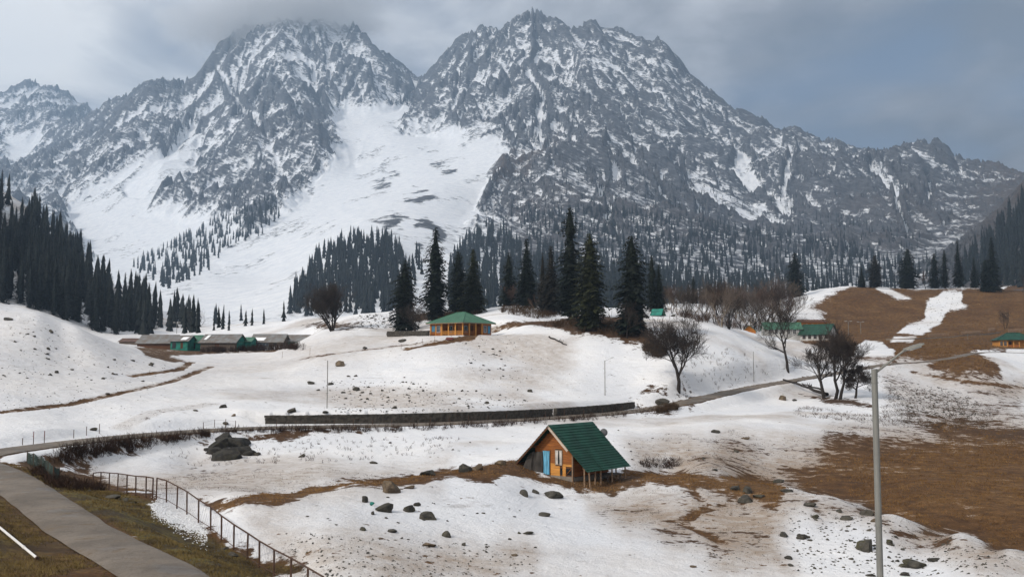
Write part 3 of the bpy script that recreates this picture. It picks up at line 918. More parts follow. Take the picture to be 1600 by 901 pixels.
def build_mountain_material(t):
    pos = t.pos()
    snow, scrub = t.attr('snow'), t.attr('scrub')
    n1 = t.noise(pos, 0.06, 6.0, 0.72)
    sp = t.n('ShaderNodeSeparateXYZ', None, Vector=pos)
    along = t.math('MULTIPLY_ADD', sp.outputs[0], 0.32, t.math('MULTIPLY', sp.outputs[2], -0.16))
    across = t.math('MULTIPLY_ADD', sp.outputs[0], 0.55, t.math('MULTIPLY', sp.outputs[2], 1.15))
    n2 = t.noise(t.n('ShaderNodeCombineXYZ', None, X=along, Y=t.math('MULTIPLY', sp.outputs[1], 0.35), Z=across).outputs[0], 0.12, 6.0, 0.72)
    m = t.math('MULTIPLY_ADD', t.math('SUBTRACT', n1, 0.5), 1.7, snow)
    m = t.math('MULTIPLY_ADD', t.math('SUBTRACT', n2, 0.5), 2.1, m)
    cover = t.step(m, 0.26, 0.84)
    rock = t.mix(t.step(n2, 0.35, 0.7), (0.045, 0.050, 0.060), (0.13, 0.134, 0.145))
    rock = t.mix(t.math('MULTIPLY', scrub, t.step(n1, 0.3, 0.6)), rock, (0.085, 0.063, 0.052))
    white = t.mix(t.step(n1, 0.3, 0.7), (0.62, 0.65, 0.70), (0.78, 0.79, 0.81))
    col = t.mix(cover, rock, white)
    h = t.math('MULTIPLY_ADD', n2, 0.6, n1)
    t.out(col, 0.85, t.bump(h, 9.0, t.math('MULTIPLY_ADD', cover, -0.45, 0.75)), 0.2)


mat('mountain_rock_and_snow', build_mountain_material)
mo = grid_mesh('mountains', MX, MY, MZ, 'mountain_rock_and_snow', {'snow': MSNOW, 'scrub': SCRUB})
tag(mo, 'jagged snow dusted rock mountains closing the valley', kind='structure')

# ------------------------------------------------------------------ materials of the things
def leafy(name, dark, light, scale):
    def b(t):
        f = t.noise(t.pos(), scale, 5.0, 0.6)
        r = t.n('ShaderNodeObjectInfo').outputs['Random']
        c = t.mix(t.step(f, 0.32, 0.68), dark, light)
        c = t.mix(t.math('MULTIPLY', r, 0.5), c, tuple(x * 0.45 for x in light))
        t.out(c, 0.75, None, 0.2)
    return mat(name, b)


leafy('needles_dark', (0.004, 0.006, 0.005), (0.014, 0.020, 0.012), 0.9)
leafy('needles_green', (0.009, 0.011, 0.005), (0.034, 0.038, 0.014), 0.8)
leafy('needles_brown', (0.009, 0.008, 0.007), (0.032, 0.028, 0.019), 0.8)
leafy('needles_far', (0.004, 0.007, 0.007), (0.011, 0.016, 0.015), 0.1)
plain('bark', (0.085, 0.062, 0.045), 0.95, 0.6, 6.0, 0.03)
plain('bark_dark', (0.032, 0.025, 0.021), 0.95, 0.5, 6.0, 0.02)
plain('bark_pale', (0.24, 0.185, 0.13), 0.9, 0.45, 5.0, 0.02)
plain('twigs_red', (0.105, 0.062, 0.043), 0.95, 0.5, 1.2)
plain('twigs_pale', (0.15, 0.115, 0.09), 0.95, 0.5, 1.2)
plain('twigs_dark', (0.05, 0.036, 0.028), 0.95, 0.5, 1.2)
plain('shrub_stems', (0.060, 0.032, 0.020), 0.95, 0.6, 2.0)
plain('shrub_dry', (0.10, 0.060, 0.030), 0.95, 0.6, 2.0)


def fir_crown(H, R, seed, first=0.08, dens=1.0, shape=None, core=True):
    """Sprays on drooping branches in whorls, round a ragged dark core."""
    r = np.random.default_rng(seed)
    shape = shape or [(0, 0.75), (0.12, 1.0), (0.45, 0.86), (0.75, 0.55), (0.92, 0.24), (1, 0.03)]
    ts, rs = zip(*shape)
    V, T = [], []
    def prof(t, ang):
        lump = 0.55 + 0.95 * (mnoise.noise(Vector((math.cos(ang) * 1.1, math.sin(ang) * 1.1, t * H * 0.42 + seed * 3.1))) * 0.5 + 0.5)
        return float(np.interp(t, ts, rs)) * R * lump
    z = H * first
    while z < H * 0.985:
        t = (z / H - first) / (1 - first)
        nb = int((5 + 5 * (1 - t)) * dens)
        a0 = r.uniform(0, 6.28)
        for k in range(nb):
            ang = a0 + k * 6.283 / nb + r.normal(0, 0.2)
            if r.random() < 0.10:
                continue
            L = prof(t, ang) * r.uniform(0.62, 1.18)
            if L < 0.08 * R:
                L = 0.08 * R
            drp = r.uniform(0.18, 0.42) * (1.15 - 0.9 * t)
            ca, sa = math.cos(ang), math.sin(ang)
            ns = max(2, int(L / R * 7 * dens))
            for q in range(ns):
                f = (q + 0.6 + r.uniform(-0.3, 0.3)) / ns
                f = 0.25 + 0.75 * f
                d = L * f
                bx, by, bz = ca * d, sa * d, z - drp * d * (0.55 + 0.6 * f) + r.normal(0, 0.07)
                for side in (-1, 1):
                    aa = ang + side * r.uniform(0.25, 1.0)
                    sl = (0.20 + 0.22 * (1 - t)) * R * r.uniform(0.6, 1.15) * (1.15 - 0.5 * f)
                    sl = max(sl, 0.03 * H * 0.35)
                    dz = -r.uniform(0.15, 0.75) * sl
                    ex, ey, ez = bx + math.cos(aa) * sl, by + math.sin(aa) * sl, bz + dz
                    w = sl * r.uniform(0.20, 0.36)
                    px_, py_ = -math.sin(aa) * w, math.cos(aa) * w
                    mx, my, mz = (bx + ex) / 2, (by + ey) / 2, (bz + ez) / 2 + 0.10 * sl
                    i = len(V)
                    V += [(bx, by, bz), (mx + px_, my + py_, mz - w * r.uniform(0, 1.0)), (ex, ey, ez), (mx - px_, my - py_, mz - w * r.uniform(0, 1.0))]
                    T += [(i, i + 1, i + 2), (i, i + 2, i + 3)]
        z += H * 0.0205 * r.uniform(0.75, 1.3) / dens ** 0.5
    if core:
        n, m = 9, 14
        i0 = len(V)
        for j in range(m + 1):
            t = j / m
            for k in range(n):
                a = k * 6.283 / n + 0.3 * j
                q = prof(t, a) * 0.48 * r.uniform(0.7, 1.1)
                V.append((math.cos(a) * q, math.sin(a) * q, H * (first + (0.97 - first) * t) - 0.25 * q))
        for j in range(m):
            for k in range(n):
                a, b = i0 + j * n + k, i0 + j * n + (k + 1) % n
                T += [(a, b, b + n), (a, b + n, a + n)]
    return np.array(V), np.array(T)


def tube(V, T, pts, rad, sides):
    """Append a tapered tube along pts to lists V, T."""
    i0 = len(V)
    n = len(pts)
    for k in range(n):
        d = (pts[min(k + 1, n - 1)] - pts[max(k - 1, 0)])
        d = d.normalized() if d.length > 1e-9 else Vector((0, 0, 1))
        a = d.cross(Vector((0.31, 0.95, 0.05)))
        a = a.normalized() if a.length > 1e-6 else Vector((1, 0, 0))
        b = d.cross(a)
        for s in range(sides):
            w = 6.2832 * s / sides
            V.append(tuple(pts[k] + (a * math.cos(w) + b * math.sin(w)) * rad[k]))
    for k in range(n - 1):
        for s in range(sides):
            a, b = i0 + k * sides + s, i0 + k * sides + (s + 1) % sides
            T += [(a, b, b + sides), (a, b + sides, a + sides)]


def fir_trunk(H, r0, seed):
    V, T = [], []
    rr = random.Random(seed)
    pts = [Vector((rr.uniform(-0.01, 0.01) * H * t, rr.uniform(-0.01, 0.01) * H * t, t * H * 0.9 - 0.4)) for t in (0, 0.03, 0.1, 0.3, 0.6, 1)]
    tube(V, T, pts, [r0 * 1.7, r0 * 1.15, r0, r0 * 0.8, r0 * 0.45, r0 * 0.08], 7)
    for k in range(5):
        a = k * 1.26 + rr.random()
        tube(V, T, [Vector((0, 0, 0.5)), Vector((math.cos(a), math.sin(a), 0)) * r0 * 2.2 + Vector((0, 0, 0.0)), Vector((math.cos(a), math.sin(a), 0)) * r0 * 3.4 + Vector((0, 0, -0.5))], [r0 * 0.6, r0 * 0.4, r0 * 0.15], 4)
    return np.array(V), np.array(T)


def small_fir(seed, tiers, pts):
    """A forest fir of unit height: ragged skirts, a stub of trunk."""
    r = np.random.default_rng(seed)
    V, T = [], []
    for j in range(tiers):
        t = j / tiers
        z0 = 0.05 + 0.93 * t
        rad = 0.135 * (1 - t) ** 0.72 * r.uniform(0.8, 1.15) + 0.006
        top = min(1.0, z0 + 1.7 / tiers)
        i = len(V)
        V.append((r.normal(0, 0.006), r.normal(0, 0.006), top))
        for k in range(pts):
            a = 6.283 * (k + r.uniform(-0.3, 0.3)) / pts
            q = rad * (r.uniform(0.9, 1.3) if k % 2 == 0 else r.uniform(0.45, 0.75))
            V.append((math.cos(a) * q, math.sin(a) * q, z0 - r.uniform(0, 0.05) * (1 if k % 2 == 0 else -0.6)))
        for k in range(pts):
            T.append((i, i + 1 + k, i + 1 + (k + 1) % pts))
    i = len(V)
    for k in range(4):
        a = k * 1.571
        V += [(math.cos(a) * 0.014, math.sin(a) * 0.014, -0.06), (math.cos(a) * 0.012, math.sin(a) * 0.012, 0.10)]
    nt = len(T)
    for k in range(4):
        a, b = i + 2 * k, i + 2 * ((k + 1) % 4)
        T += [(a, b, b + 1), (a, b + 1, a + 1)]
    return np.array(V), np.array(T), nt


def bare_tree(seed, H, stems=1, spread=0.5, lean=0.0, levels=5, r0=None, low=0.25, twigs=4, limb_up=0.35, curl=0.18, rmin=0.011):
    """Leafless tree: returns (trunk and limbs), (branches and twigs)."""
    rr = random.Random(seed)
    A, B = ([], []), ([], [])
    r0 = r0 or H * 0.022

    def grow(p, d, L, rad, lev):
        n = 4 if lev < 2 else 3
        pts, rads = [p.copy()], [rad]
        q, dd = p.copy(), d.copy()
        for k in range(n):
            dd = (dd + Vector((rr.gauss(0, curl), rr.gauss(0, curl), rr.gauss(0, curl) * 0.6 + 0.05))).normalized()
            q = q + dd * (L / n)
            pts.append(q.copy())
            rads.append(max(rad * (1 - 0.62 * (k + 1) / n), rmin))
        dst = A if lev <= 1 else B
        tube(dst[0], dst[1], pts, rads, 6 if lev == 0 else (4 if lev <= 2 else 3))
        if lev >= levels:
            return
        kids = {0: 6, 1: 5}.get(lev, twigs)
        for c in range(kids):
            t = low + (1 - low) * (c + rr.random()) / kids if lev == 0 else 0.2 + 0.8 * (c + rr.random()) / kids
            i = min(int(t * n), n - 1)
            f = t * n - i
            bp = pts[i].lerp(pts[i + 1], f)
            ax = (pts[i + 1] - pts[i]).normalized()
            side = ax.cross(Vector((rr.gauss(0, 1), rr.gauss(0, 1), rr.gauss(0, 0.5)))).normalized()
            sp = spread * rr.uniform(0.7, 1.4)
            nd = (ax * math.cos(sp * 1.5) + side * math.sin(sp * 1.5) + Vector((0, 0, limb_up))).normalized()
            br = (rads[i] * (1 - f) + rads[i + 1] * f) * rr.uniform(0.5, 0.75)
            grow(bp, nd, L * rr.uniform(0.45, 0.78) * (1.05 - 0.35 * t if lev == 0 else 1), br, lev + 1)

    for s in range(stems):
        a = s * 6.283 / max(stems, 1) + rr.random()
        out = 0.0 if stems == 1 else 0.33
        d = Vector((math.cos(a) * out + lean, math.sin(a) * out * 0.6, 1)).normalized()
        grow(Vector((math.cos(a) * out * r0 * 2, math.sin(a) * out * r0 * 2, -0.35)), d, H * rr.uniform(0.62, 0.72), r0 * (1 if stems == 1 else 0.7), 0)
    return [np.array(x) if len(x) else np.zeros((0, 3), int) for x in (A[0], A[1], B[0], B[1])]


def two_part(name, loc, rz, parts, label, category, group=None, scale=(1, 1, 1)):
    """A thing whose parts are given as (part name, mesh)."""
    e = empty(name, loc, rz)
    e.scale = scale
    for pn, me in parts:
        link(bpy.data.objects.new(pn, me), e)
    return tag(e, label, category, group)


# ------------------------------------------------------------------ tall firs that stand out one by one
HERO = [  # px, base y, top y, width px, needles, label
    (632, 517, 404, 42, 'needles_dark', 'dark fir beside the stone wall of the orange lodge', 'stump'),
    (680, 500, 350, 44, 'needles_dark', 'tall ragged fir rising behind the orange lodge roof', 'tall'),
    (716, 490, 390, 32, 'needles_dark', 'slim dark fir tucked behind the greener fir by the lodge', 'full'),
    (739, 490, 386, 38, 'needles_green', 'olive green conical fir behind the lodge roof', 'cone'),
    (795, 474, 388, 32, 'needles_dark', 'open branched fir standing in brown scrub on the crest', 'gap'),
    (823, 480, 370, 36, 'needles_dark', 'blue black pointed fir between scrub and a paired fir', 'cone'),
    (848, 488, 392, 24, 'needles_brown', 'thin greyish fir, left one of a close pair', 'cone'),
    (861, 491, 380, 34, 'needles_brown', 'greyish brown fir, fuller one of a close pair', 'cone'),
    (891, 500, 318, 42, 'needles_dark', 'tallest fir on the crest with a narrow waist below its top', 'waist'),
    (922, 515, 360, 48, 'needles_green', 'olive green columnar fir on bare brown ground', 'full'),
    (988, 523, 362, 52, 'needles_dark', 'broad black fir with a bare snag at its foot', 'full'),
    (1019, 487, 396, 22, 'needles_dark', 'narrow fir behind the green tent, taller of two', 'full'),
    (1030, 487, 411, 24, 'needles_dark', 'narrow fir behind the green tent, shorter of two', 'cone'),
    (1084, 472, 428, 14, 'needles_dark', 'small thin fir rising out of the brown thicket', 'gap'),
    (1156, 462, 426, 18, 'needles_dark', 'small crooked fir top above the thicket middle', 'gap'),
    (1243, 464, 392, 30, 'needles_dark', 'dark fir at the thicket end beside the brown hill', 'gap'),
    (1347, 449, 417, 13, 'needles_dark', 'shortest fir on the brown hill crest', 'cone'),
    (1368, 449, 397, 20, 'needles_brown', 'brownish fir on the hill crest next to the shortest one', 'full'),
    (1419, 450, 385, 26, 'needles_dark', 'double crowned dark fir alone on the brown hill', 'full'),
    (1461, 450, 393, 18, 'needles_dark', 'dark fir beside a leafless tree on the brown hill', 'gap'),
    (1477, 450, 387, 15, 'needles_dark', 'slender fir, middle of three above the snow strip', 'gap'),
    (1498, 449, 373, 18, 'needles_dark', 'tallest of the three firs above the snow strip', 'cone'),
    (1523, 449, 400, 14, 'needles_dark', 'short slim fir standing apart on the hill crest', 'cone'),
    (1541, 456, 404, 20, 'needles_dark', 'low fir leaning against the big black fir on the hill', 'full'),
    (1552, 456, 368, 24, 'needles_dark', 'big black fir at the far end of the brown hill', 'cone'),
]
SHAPES = {
    'cone': [(0, 0.8), (0.1, 1.0), (0.4, 0.78), (0.7, 0.45), (0.9, 0.2), (1, 0.02)],
    'full': [(0, 0.7), (0.15, 0.95), (0.5, 1.0), (0.72, 0.78), (0.9, 0.4), (1, 0.04)],
    'tall': [(0, 0.55), (0.15, 0.8), (0.3, 0.95), (0.5, 0.85), (0.72, 0.62), (0.88, 0.28), (1, 0.03)],
    'waist': [(0, 0.7), (0.2, 0.95), (0.45, 0.9), (0.6, 0.75), (0.7, 0.42), (0.76, 0.85), (0.88, 0.55), (1, 0.06)],
    'gap': [(0, 0.6), (0.18, 1.0), (0.35, 0.6), (0.45, 0.9), (0.62, 0.5), (0.7, 0.75), (0.88, 0.3), (1, 0.03)],
    'stump': [(0, 0.95), (0.2, 0.9), (0.3, 0.75), (0.5, 1.0), (0.75, 0.7), (0.92, 0.3), (1, 0.04)],
}
for i, (px, by, ty, wd, mt, lab, shp) in enumerate(HERO):
    g = hit(px, by)
    H = (by - ty) / F_PX * g.y
    R = wd / F_PX * g.y * 0.52
    cv, ct = fir_crown(H, R, 100 + i, 0.07 if shp != 'tall' else 0.05, 1.15 if H > 15 else 0.95, SHAPES[shp])
    tv, tt = fir_trunk(H, max(0.18, H * 0.016), 200 + i)
    two_part('fir_tree', g, rnd.uniform(0, 6), [('trunk', tri_mesh('fir_trunk', tv, tt, 'bark', smooth=True)), ('crown', tri_mesh('fir_crown', cv, ct, mt))],
             lab, 'fir', 'firs standing out on the crests')

# ------------------------------------------------------------------ forests
FIR_MESH = []
for s in range(8):
    v, t_ = fir_crown(25.0, 2.9, 300 + s, 0.05, 0.72, list(SHAPES.values())[s % 6])
    v2, t2 = fir_trunk(25.0, 0.3, 300 + s)
    fm = np.concatenate([np.zeros(len(t_), int), np.ones(len(t2), int)])
    FIR_MESH.append(tri_mesh('forest_fir', np.concatenate([v, v2]) / 25.0, np.concatenate([t_, t2 + len(v)]), ['needles_far', 'bark_dark'], fm))
FAR_FIR = [small_fir(400 + s, 5, 6)[:2] for s in range(8)]


def hit_mountain(px, py):
    """First ground of the mountain mesh on each line of sight."""
    d = np.array([tuple(P(a, b, 1.0)) for a, b in zip(px, py)])
    col = np.clip(np.round((d[:, 0] - mu[0]) / (mu[1] - mu[0])).astype(int), 0, MC - 1)
    row = np.argmax(MPY[:, col] <= py[None, :], axis=0)
    ok = row > 3
    return MX[row, col], MY[row, col], MZ[row, col], ok


def in_poly(poly, x, y):
    return poly_sd(poly, x, y) > 0


def scatter(poly, n, seed, holes=()):
    r = np.random.default_rng(seed)
    xs, ys = [p[0] for p in poly], [p[1] for p in poly]
    x = r.uniform(min(xs), max(xs), n * 4); y = r.uniform(min(ys), max(ys), n * 4)
    m = in_poly(poly, x, y)
    for h in holes:
        m &= ~in_poly(h, x, y)
    return x[m][:n], y[m][:n]


ALL = []   # x, y, z, height, zone
LEFT_SLOPE = [(-90, 262), (0, 310), (60, 352), (100, 388), (150, 444), (200, 468), (250, 492), (312, 508), (312, 522), (250, 524), (200, 524), (165, 524), (120, 508), (60, 484), (0, 472), (-90, 440)]
HOLES = [[(-5, 330), (28, 322), (42, 352), (28, 372), (4, 392)], [(72, 338), (88, 336), (132, 394), (118, 398), (84, 376)], [(4, 428), (22, 424), (24, 450), (12, 462)], [(72, 388), (92, 410), (84, 424)], [(88, 432), (98, 432), (98, 462), (90, 460)],
         [(138, 452), (150, 455), (150, 480), (140, 478)], [(176, 448), (184, 450), (184, 475), (178, 475)], [(128, 470), (138, 480), (130, 500), (122, 490)], [(252, 496), (262, 496), (262, 514), (252, 512)]]
x, y = scatter(LEFT_SLOPE, 560, 5, HOLES)
for a, b in zip(x, y):
    g = hit(a, b, 300.0)
    ALL.append((g.x, g.y, g.z, rnd.uniform(15, 25) * float(np.interp(a, [120, 310], [1, 0.68])), 'slope'))
for poly, n, hh, zone, seed in (
        ([(452, 494), (456, 458), (492, 408), (540, 378), (598, 376), (628, 402), (642, 440), (642, 496), (560, 496)], 430, (20, 27), 'patch', 6),
        ([(700, 486), (702, 416), (735, 372), (770, 350), (800, 372), (830, 400), (1040, 440), (1040, 484)], 760, (18, 26), 'apron', 7),
        ([(640, 400), (665, 395), (655, 450), (640, 450)], 10, (18, 24), 'apron', 17),
        ([(800, 330), (960, 330), (1100, 350), (1260, 372), (1440, 420), (1480, 448), (1300, 466), (1040, 486), (850, 440)], 1500, (12, 21), 'face', 8),
        ([(790, 250), (960, 270), (1100, 292), (1260, 322), (1440, 372), (1480, 430), (1100, 390), (800, 350)], 800, (8, 15), 'face', 9),
        ([(205, 418), (262, 385), (330, 350), (425, 312), (445, 330), (420, 362), (372, 384), (345, 395), (335, 420), (262, 452)], 360, (17, 25), 'band', 10),
        ([(1496, 446), (1520, 404), (1560, 360), (1600, 312), (1680, 240), (1680, 452)], 650, (17, 26), 'right', 11),
        ([(300, 508), (360, 500), (440, 500), (440, 506), (330, 512)], 12, (15, 22), 'floor', 12)):
    x, y = scatter(poly, n, seed)
    X_, Y_, Z_, ok = hit_mountain(x, y)
    for a, b, c, o in zip(X_, Y_, Z_, ok):
        if o:
            ALL.append((a, b, c, rnd.uniform(*hh) if zone != 'floor' else rnd.uniform(22, 36) / F_PX * b, zone))
for px, py in ((341, 512), (358, 516), (384, 509), (394, 508), (412, 506), (443, 502), (334, 516), (348, 514)):
    g = hit(px, py, 260)
    ALL.append((g.x, g.y, g.z, rnd.uniform(22, 40) / F_PX * g.y, 'floor'))
ALL.sort(key=lambda a: -a[3] / a[1])
ZONE_LABEL = {
    'slope': ('dark fir in the dense forest on the steep slope behind the sheds', 'firs of the slope forest'),
    'patch': ('blue grey fir in the rounded stand below the snow bowl', 'firs of the rounded stand'),
    'apron': ('blue grey fir in the stand under the right rock wall', 'firs under the rock wall'),
    'face': ('small fir on the rocky right mountain face', 'firs of the right face'),
    'band': ('fir in the thin band of trees across the snow slope', 'firs of the tree band'),
    'right': ('dark fir on the shaded slope at the right edge', 'firs of the shaded right slope'),
    'floor': ('lone small fir on the snowy valley floor beyond the sheds', 'firs of the valley floor'),
}
SINGLE = ALL[:272]
for k, (x, y, z, h, zone) in enumerate(SINGLE):
    o = bpy.data.objects.new('forest_fir', FIR_MESH[k % 8])
    o.location = (x, y, z - 0.3)
    w = h * rnd.uniform(0.85, 1.2)
    o.scale = (w, w, h)
    o.rotation_euler = (0, 0, rnd.uniform(0, 6.28))
    link(o)
    lab, grp = ZONE_LABEL[zone]
    if zone == 'slope':
        px_ = CX + F_PX * x / y
        if px_ > 205:
            lab = 'dark fir at the low end of the slope forest above the sheds'
        elif y > 520:
            lab = 'dark fir on the upper ridge of the slope forest at left'
        elif y < 400:
            lab = 'dark fir at the foot of the slope forest behind the left snow mound'
        else:
            lab = 'dark fir half way up the steep slope forest at left'
    tag(o, lab, 'fir', grp)


def far_forest(items):
    Vs, Ts, n = [], [], 0
    for k, (x, y, z, h, zone) in enumerate(items):
        v, t_ = FAR_FIR[k % 8]
        a = rnd.uniform(0, 6.28)
        w = h * rnd.uniform(0.75, 1.1)
        c, s = math.cos(a) * w, math.sin(a) * w
        Vs.append(np.stack([v[:, 0] * c - v[:, 1] * s + x, v[:, 0] * s + v[:, 1] * c + y, v[:, 2] * h + z - 0.5], 1))
        Ts.append(t_ + n)
        n += len(v)
    o = link(bpy.data.objects.new('forest', tri_mesh('forest', np.concatenate(Vs), np.concatenate(Ts), 'needles_far')))
    tag(o, 'far fir forest covering the lower mountain slopes', kind='stuff')


far_forest(ALL[272:])

# ------------------------------------------------------------------ leafless trees
def leafless(px, by, ty, seed, label, barkm='bark_dark', twigm='twigs_dark', group=None, **kw):
    g = hit(px, by)
    H = (by - ty) / F_PX * g.y
    a, b, c, d = bare_tree(seed, H / 1.05, **kw)
    return two_part('bare_tree', g, 0, [('trunk', tri_mesh('bare_trunk', a, b, barkm, smooth=True)), ('branches', tri_mesh('bare_branches', c, d, twigm))], label, 'tree', group)


leafless(1060, 611, 500, 33, 'round headed leafless tree beside the road bend', spread=0.5, levels=5, twigs=6, low=0.22, limb_up=0.22, curl=0.14, r0=0.34, rmin=0.018)
leafless(519, 517, 448, 2, 'dark many stemmed leafless tree on the snow crest', stems=7, spread=0.5, levels=4, twigs=6, limb_up=0.35, r0=0.3)
leafless(1231, 580, 468, 3, 'slanting leafless tree in front of the white houses', lean=0.16, spread=0.5, levels=5, twigs=5, low=0.4, r0=0.3)
leafless(1288, 622, 520, 4, 'forked dark tree, leftmost of the clump under the road', spread=0.5, levels=5, twigs=5, low=0.4, lean=-0.08, r0=0.32, rmin=0.016)
leafless(1305, 623, 515, 5, 'upright dark tree in the middle of the clump under the road', spread=0.5, levels=5, twigs=5, low=0.4, r0=0.30, rmin=0.016)
leafless(1312, 624, 532, 6, 'curved dark tree leaning right in the clump under the road', lean=0.42, spread=0.5, levels=5, twigs=5, low=0.45, r0=0.28, rmin=0.016)
leafless(1336, 622, 562, 7, 'low crooked tree nearest the lamp post in the clump', lean=0.22, spread=0.65, levels=5, twigs=6, low=0.45, limb_up=0.12, r0=0.22, rmin=0.016)
leafless(297, 518, 478, 8, 'gnarled dead tree behind the grey sheds', lean=-0.1, spread=0.5, levels=3, twigs=3)
leafless(309, 518, 482, 9, 'second gnarled dead tree behind the grey sheds, more upright', spread=0.5, levels=3, twigs=3)
leafless(1446, 449, 420, 10, 'round leafless tree between two firs on the brown hill', spread=0.5, levels=4, twigs=5, twigm='twigs_red')
leafless(1570, 514, 482, 11, 'leafless tree behind the orange hut on the brown hill', stems=2, spread=0.5, levels=4, twigs=4)
leafless(1598, 457, 428, 12, 'dead tree trunk on the skyline of the brown hill', barkm='bark', lean=0.2, spread=0.4, levels=3, twigs=3)
leafless(980, 528, 465, 13, 'grey brown leafless tree leaning on the broad black fir', twigm='twigs_dark', lean=0.1, spread=0.55, levels=4, twigs=5, low=0.3)
leafless(967, 520, 468, 14, 'broken bare snag beside the broad black fir', barkm='bark', lean=-0.35, spread=0.3, levels=1, low=0.6)
leafless(800, 478, 445, 15, 'brown bare sapling in front of the open branched fir', stems=3, spread=0.45, levels=4, twigs=4, twigm='twigs_red')
leafless(836, 487, 458, 16, 'pale bare sapling beside the greyish fir pair', stems=2, barkm='bark_pale', spread=0.4, levels=3, twigs=4, twigm='twigs_red')
leafless(650, 517, 474, 17, 'brown bare thorn tree at the foot of the wall side fir', stems=4, spread=0.5, levels=4, twigs=4)
THICKET = [bare_tree(500 + s, 9.0, stems=2 + s % 3, spread=0.42, levels=4, twigs=4, limb_up=0.4, r0=0.17, rmin=0.010) for s in range(6)]
TH_MESH = [(tri_mesh('thicket_trunk', a, b, 'bark_pale' if s % 2 else 'bark_dark', smooth=True), tri_mesh('thicket_branches', c, d, ('twigs_red', 'twigs_pale', 'twigs_dark')[s % 3])) for s, (a, b, c, d) in enumerate(THICKET)]
TH = [(1050, 490, 446), (1060, 492, 452), (1072, 495, 448), (1083, 497, 458), (1095, 499, 455), (1105, 500, 440), (1116, 505, 452), (1128, 511, 448), (1139, 514, 452), (1150, 498, 446), (1160, 515, 458), (1171, 516, 462), (1180, 517, 450),
      (1189, 500, 452), (1198, 506, 446), (1207, 509, 440), (1216, 509, 438), (1226, 510, 446), (1234, 512, 456), (1186, 517, 468), (1120, 492, 442), (1135, 488, 444), (1165, 490, 448), (1046, 484, 448)]
for i, (px, by, ty) in enumerate(TH):
    g = hit(px, by)
    H = (by - ty) / F_PX * g.y
    a, b = TH_MESH[i % 6]
    s = H / 9.0
    two_part('birch_tree', g, rnd.uniform(0, 6.28), [('trunk', a), ('branches', b)], 'bare reddish brown tree in the thicket between the crest and the white houses', 'tree', 'bare trees of the thicket', (s * 1.05, s * 1.05, s))

# ------------------------------------------------------------------ buildings
def wood(name, a, b, rough=0.7):
    def f(t):
        v = t.obj()
        g = t.noise(t.scaled(v, (0.6, 0.6, 9.0)), 2.2, 6.0, 0.65)
        r = t.n('ShaderNodeObjectInfo').outputs['Random']
        c = t.mix(t.step(g, 0.3, 0.72), a, b)
        c = t.mix(t.math('MULTIPLY', r, 0.45), c, tuple(x * 0.5 for x in b))
        t.out(c, rough, t.bump(g, 0.01), 0.3)
    mat(name, f)


wood('plank_orange', (0.15, 0.045, 0.012), (0.36, 0.125, 0.027))
wood('plank_gold', (0.42, 0.17, 0.035), (0.66, 0.31, 0.07))
wood('plank_dark', (0.055, 0.022, 0.010), (0.13, 0.052, 0.02))
wood('plank_grey', (0.075, 0.055, 0.042), (0.15, 0.115, 0.09))
wood('post_pale', (0.16, 0.10, 0.06), (0.30, 0.20, 0.13))
wood('barge_white', (0.36, 0.28, 0.22), (0.55, 0.46, 0.38))
plain('roof_green', (0.008, 0.060, 0.037), 0.55, 0.45, 0.9, 0.0, 0.35)
plain('roof_green_pale', (0.045, 0.155, 0.09), 0.5, 0.3, 0.6, 0.0, 0.5)
plain('roof_tin', (0.18, 0.185, 0.185), 0.5, 0.4, 0.7, 0.0, 0.5, col2=(0.125, 0.10, 0.08))
plain('roof_rust', (0.15, 0.09, 0.07), 0.7, 0.4, 0.8)
plain('teal_paint', (0.020, 0.20, 0.155), 0.7, 0.5, 0.9)
plain('blue_paint', (0.02, 0.22, 0.40), 0.6, 0.3, 1.5)
plain('pale_blue', (0.32, 0.42, 0.50), 0.7, 0.3, 1.5)
plain('curtain_blue', (0.16, 0.44, 0.62), 0.8, 0.5, 2.5, stretch=(3, 3, 0.4))
plain('curtain_white', (0.62, 0.58, 0.54), 0.8, 0.35, 3.0)
plain('tarp', (0.055, 0.048, 0.042), 0.8, 0.5, 1.4)
plain('whitewash', (0.52, 0.51, 0.49), 0.85, 0.35, 0.8)
plain('glass_dark', (0.02, 0.024, 0.028), 0.15, 0.3, 1.0, 0.0, 0.6)
plain('orange_paint', (0.50, 0.17, 0.02), 0.7, 0.25, 0.8)
plain('concrete', (0.22, 0.19, 0.16), 0.9, 0.35, 2.0)
plain('fieldstone', (0.17, 0.145, 0.12), 0.9, 0.5, 2.5, 0.03)
plain('wall_stone', (0.085, 0.075, 0.062), 0.95, 0.6, 2.5, 0.04)
plain('snow_sheet', (0.80, 0.81, 0.83), 0.7, 0.06, 1.5)
plain('red_mat', (0.14, 0.035, 0.025), 0.9, 0.4, 2.0)
plain('dish_grey', (0.12, 0.12, 0.125), 0.5, 0.3, 2.0)


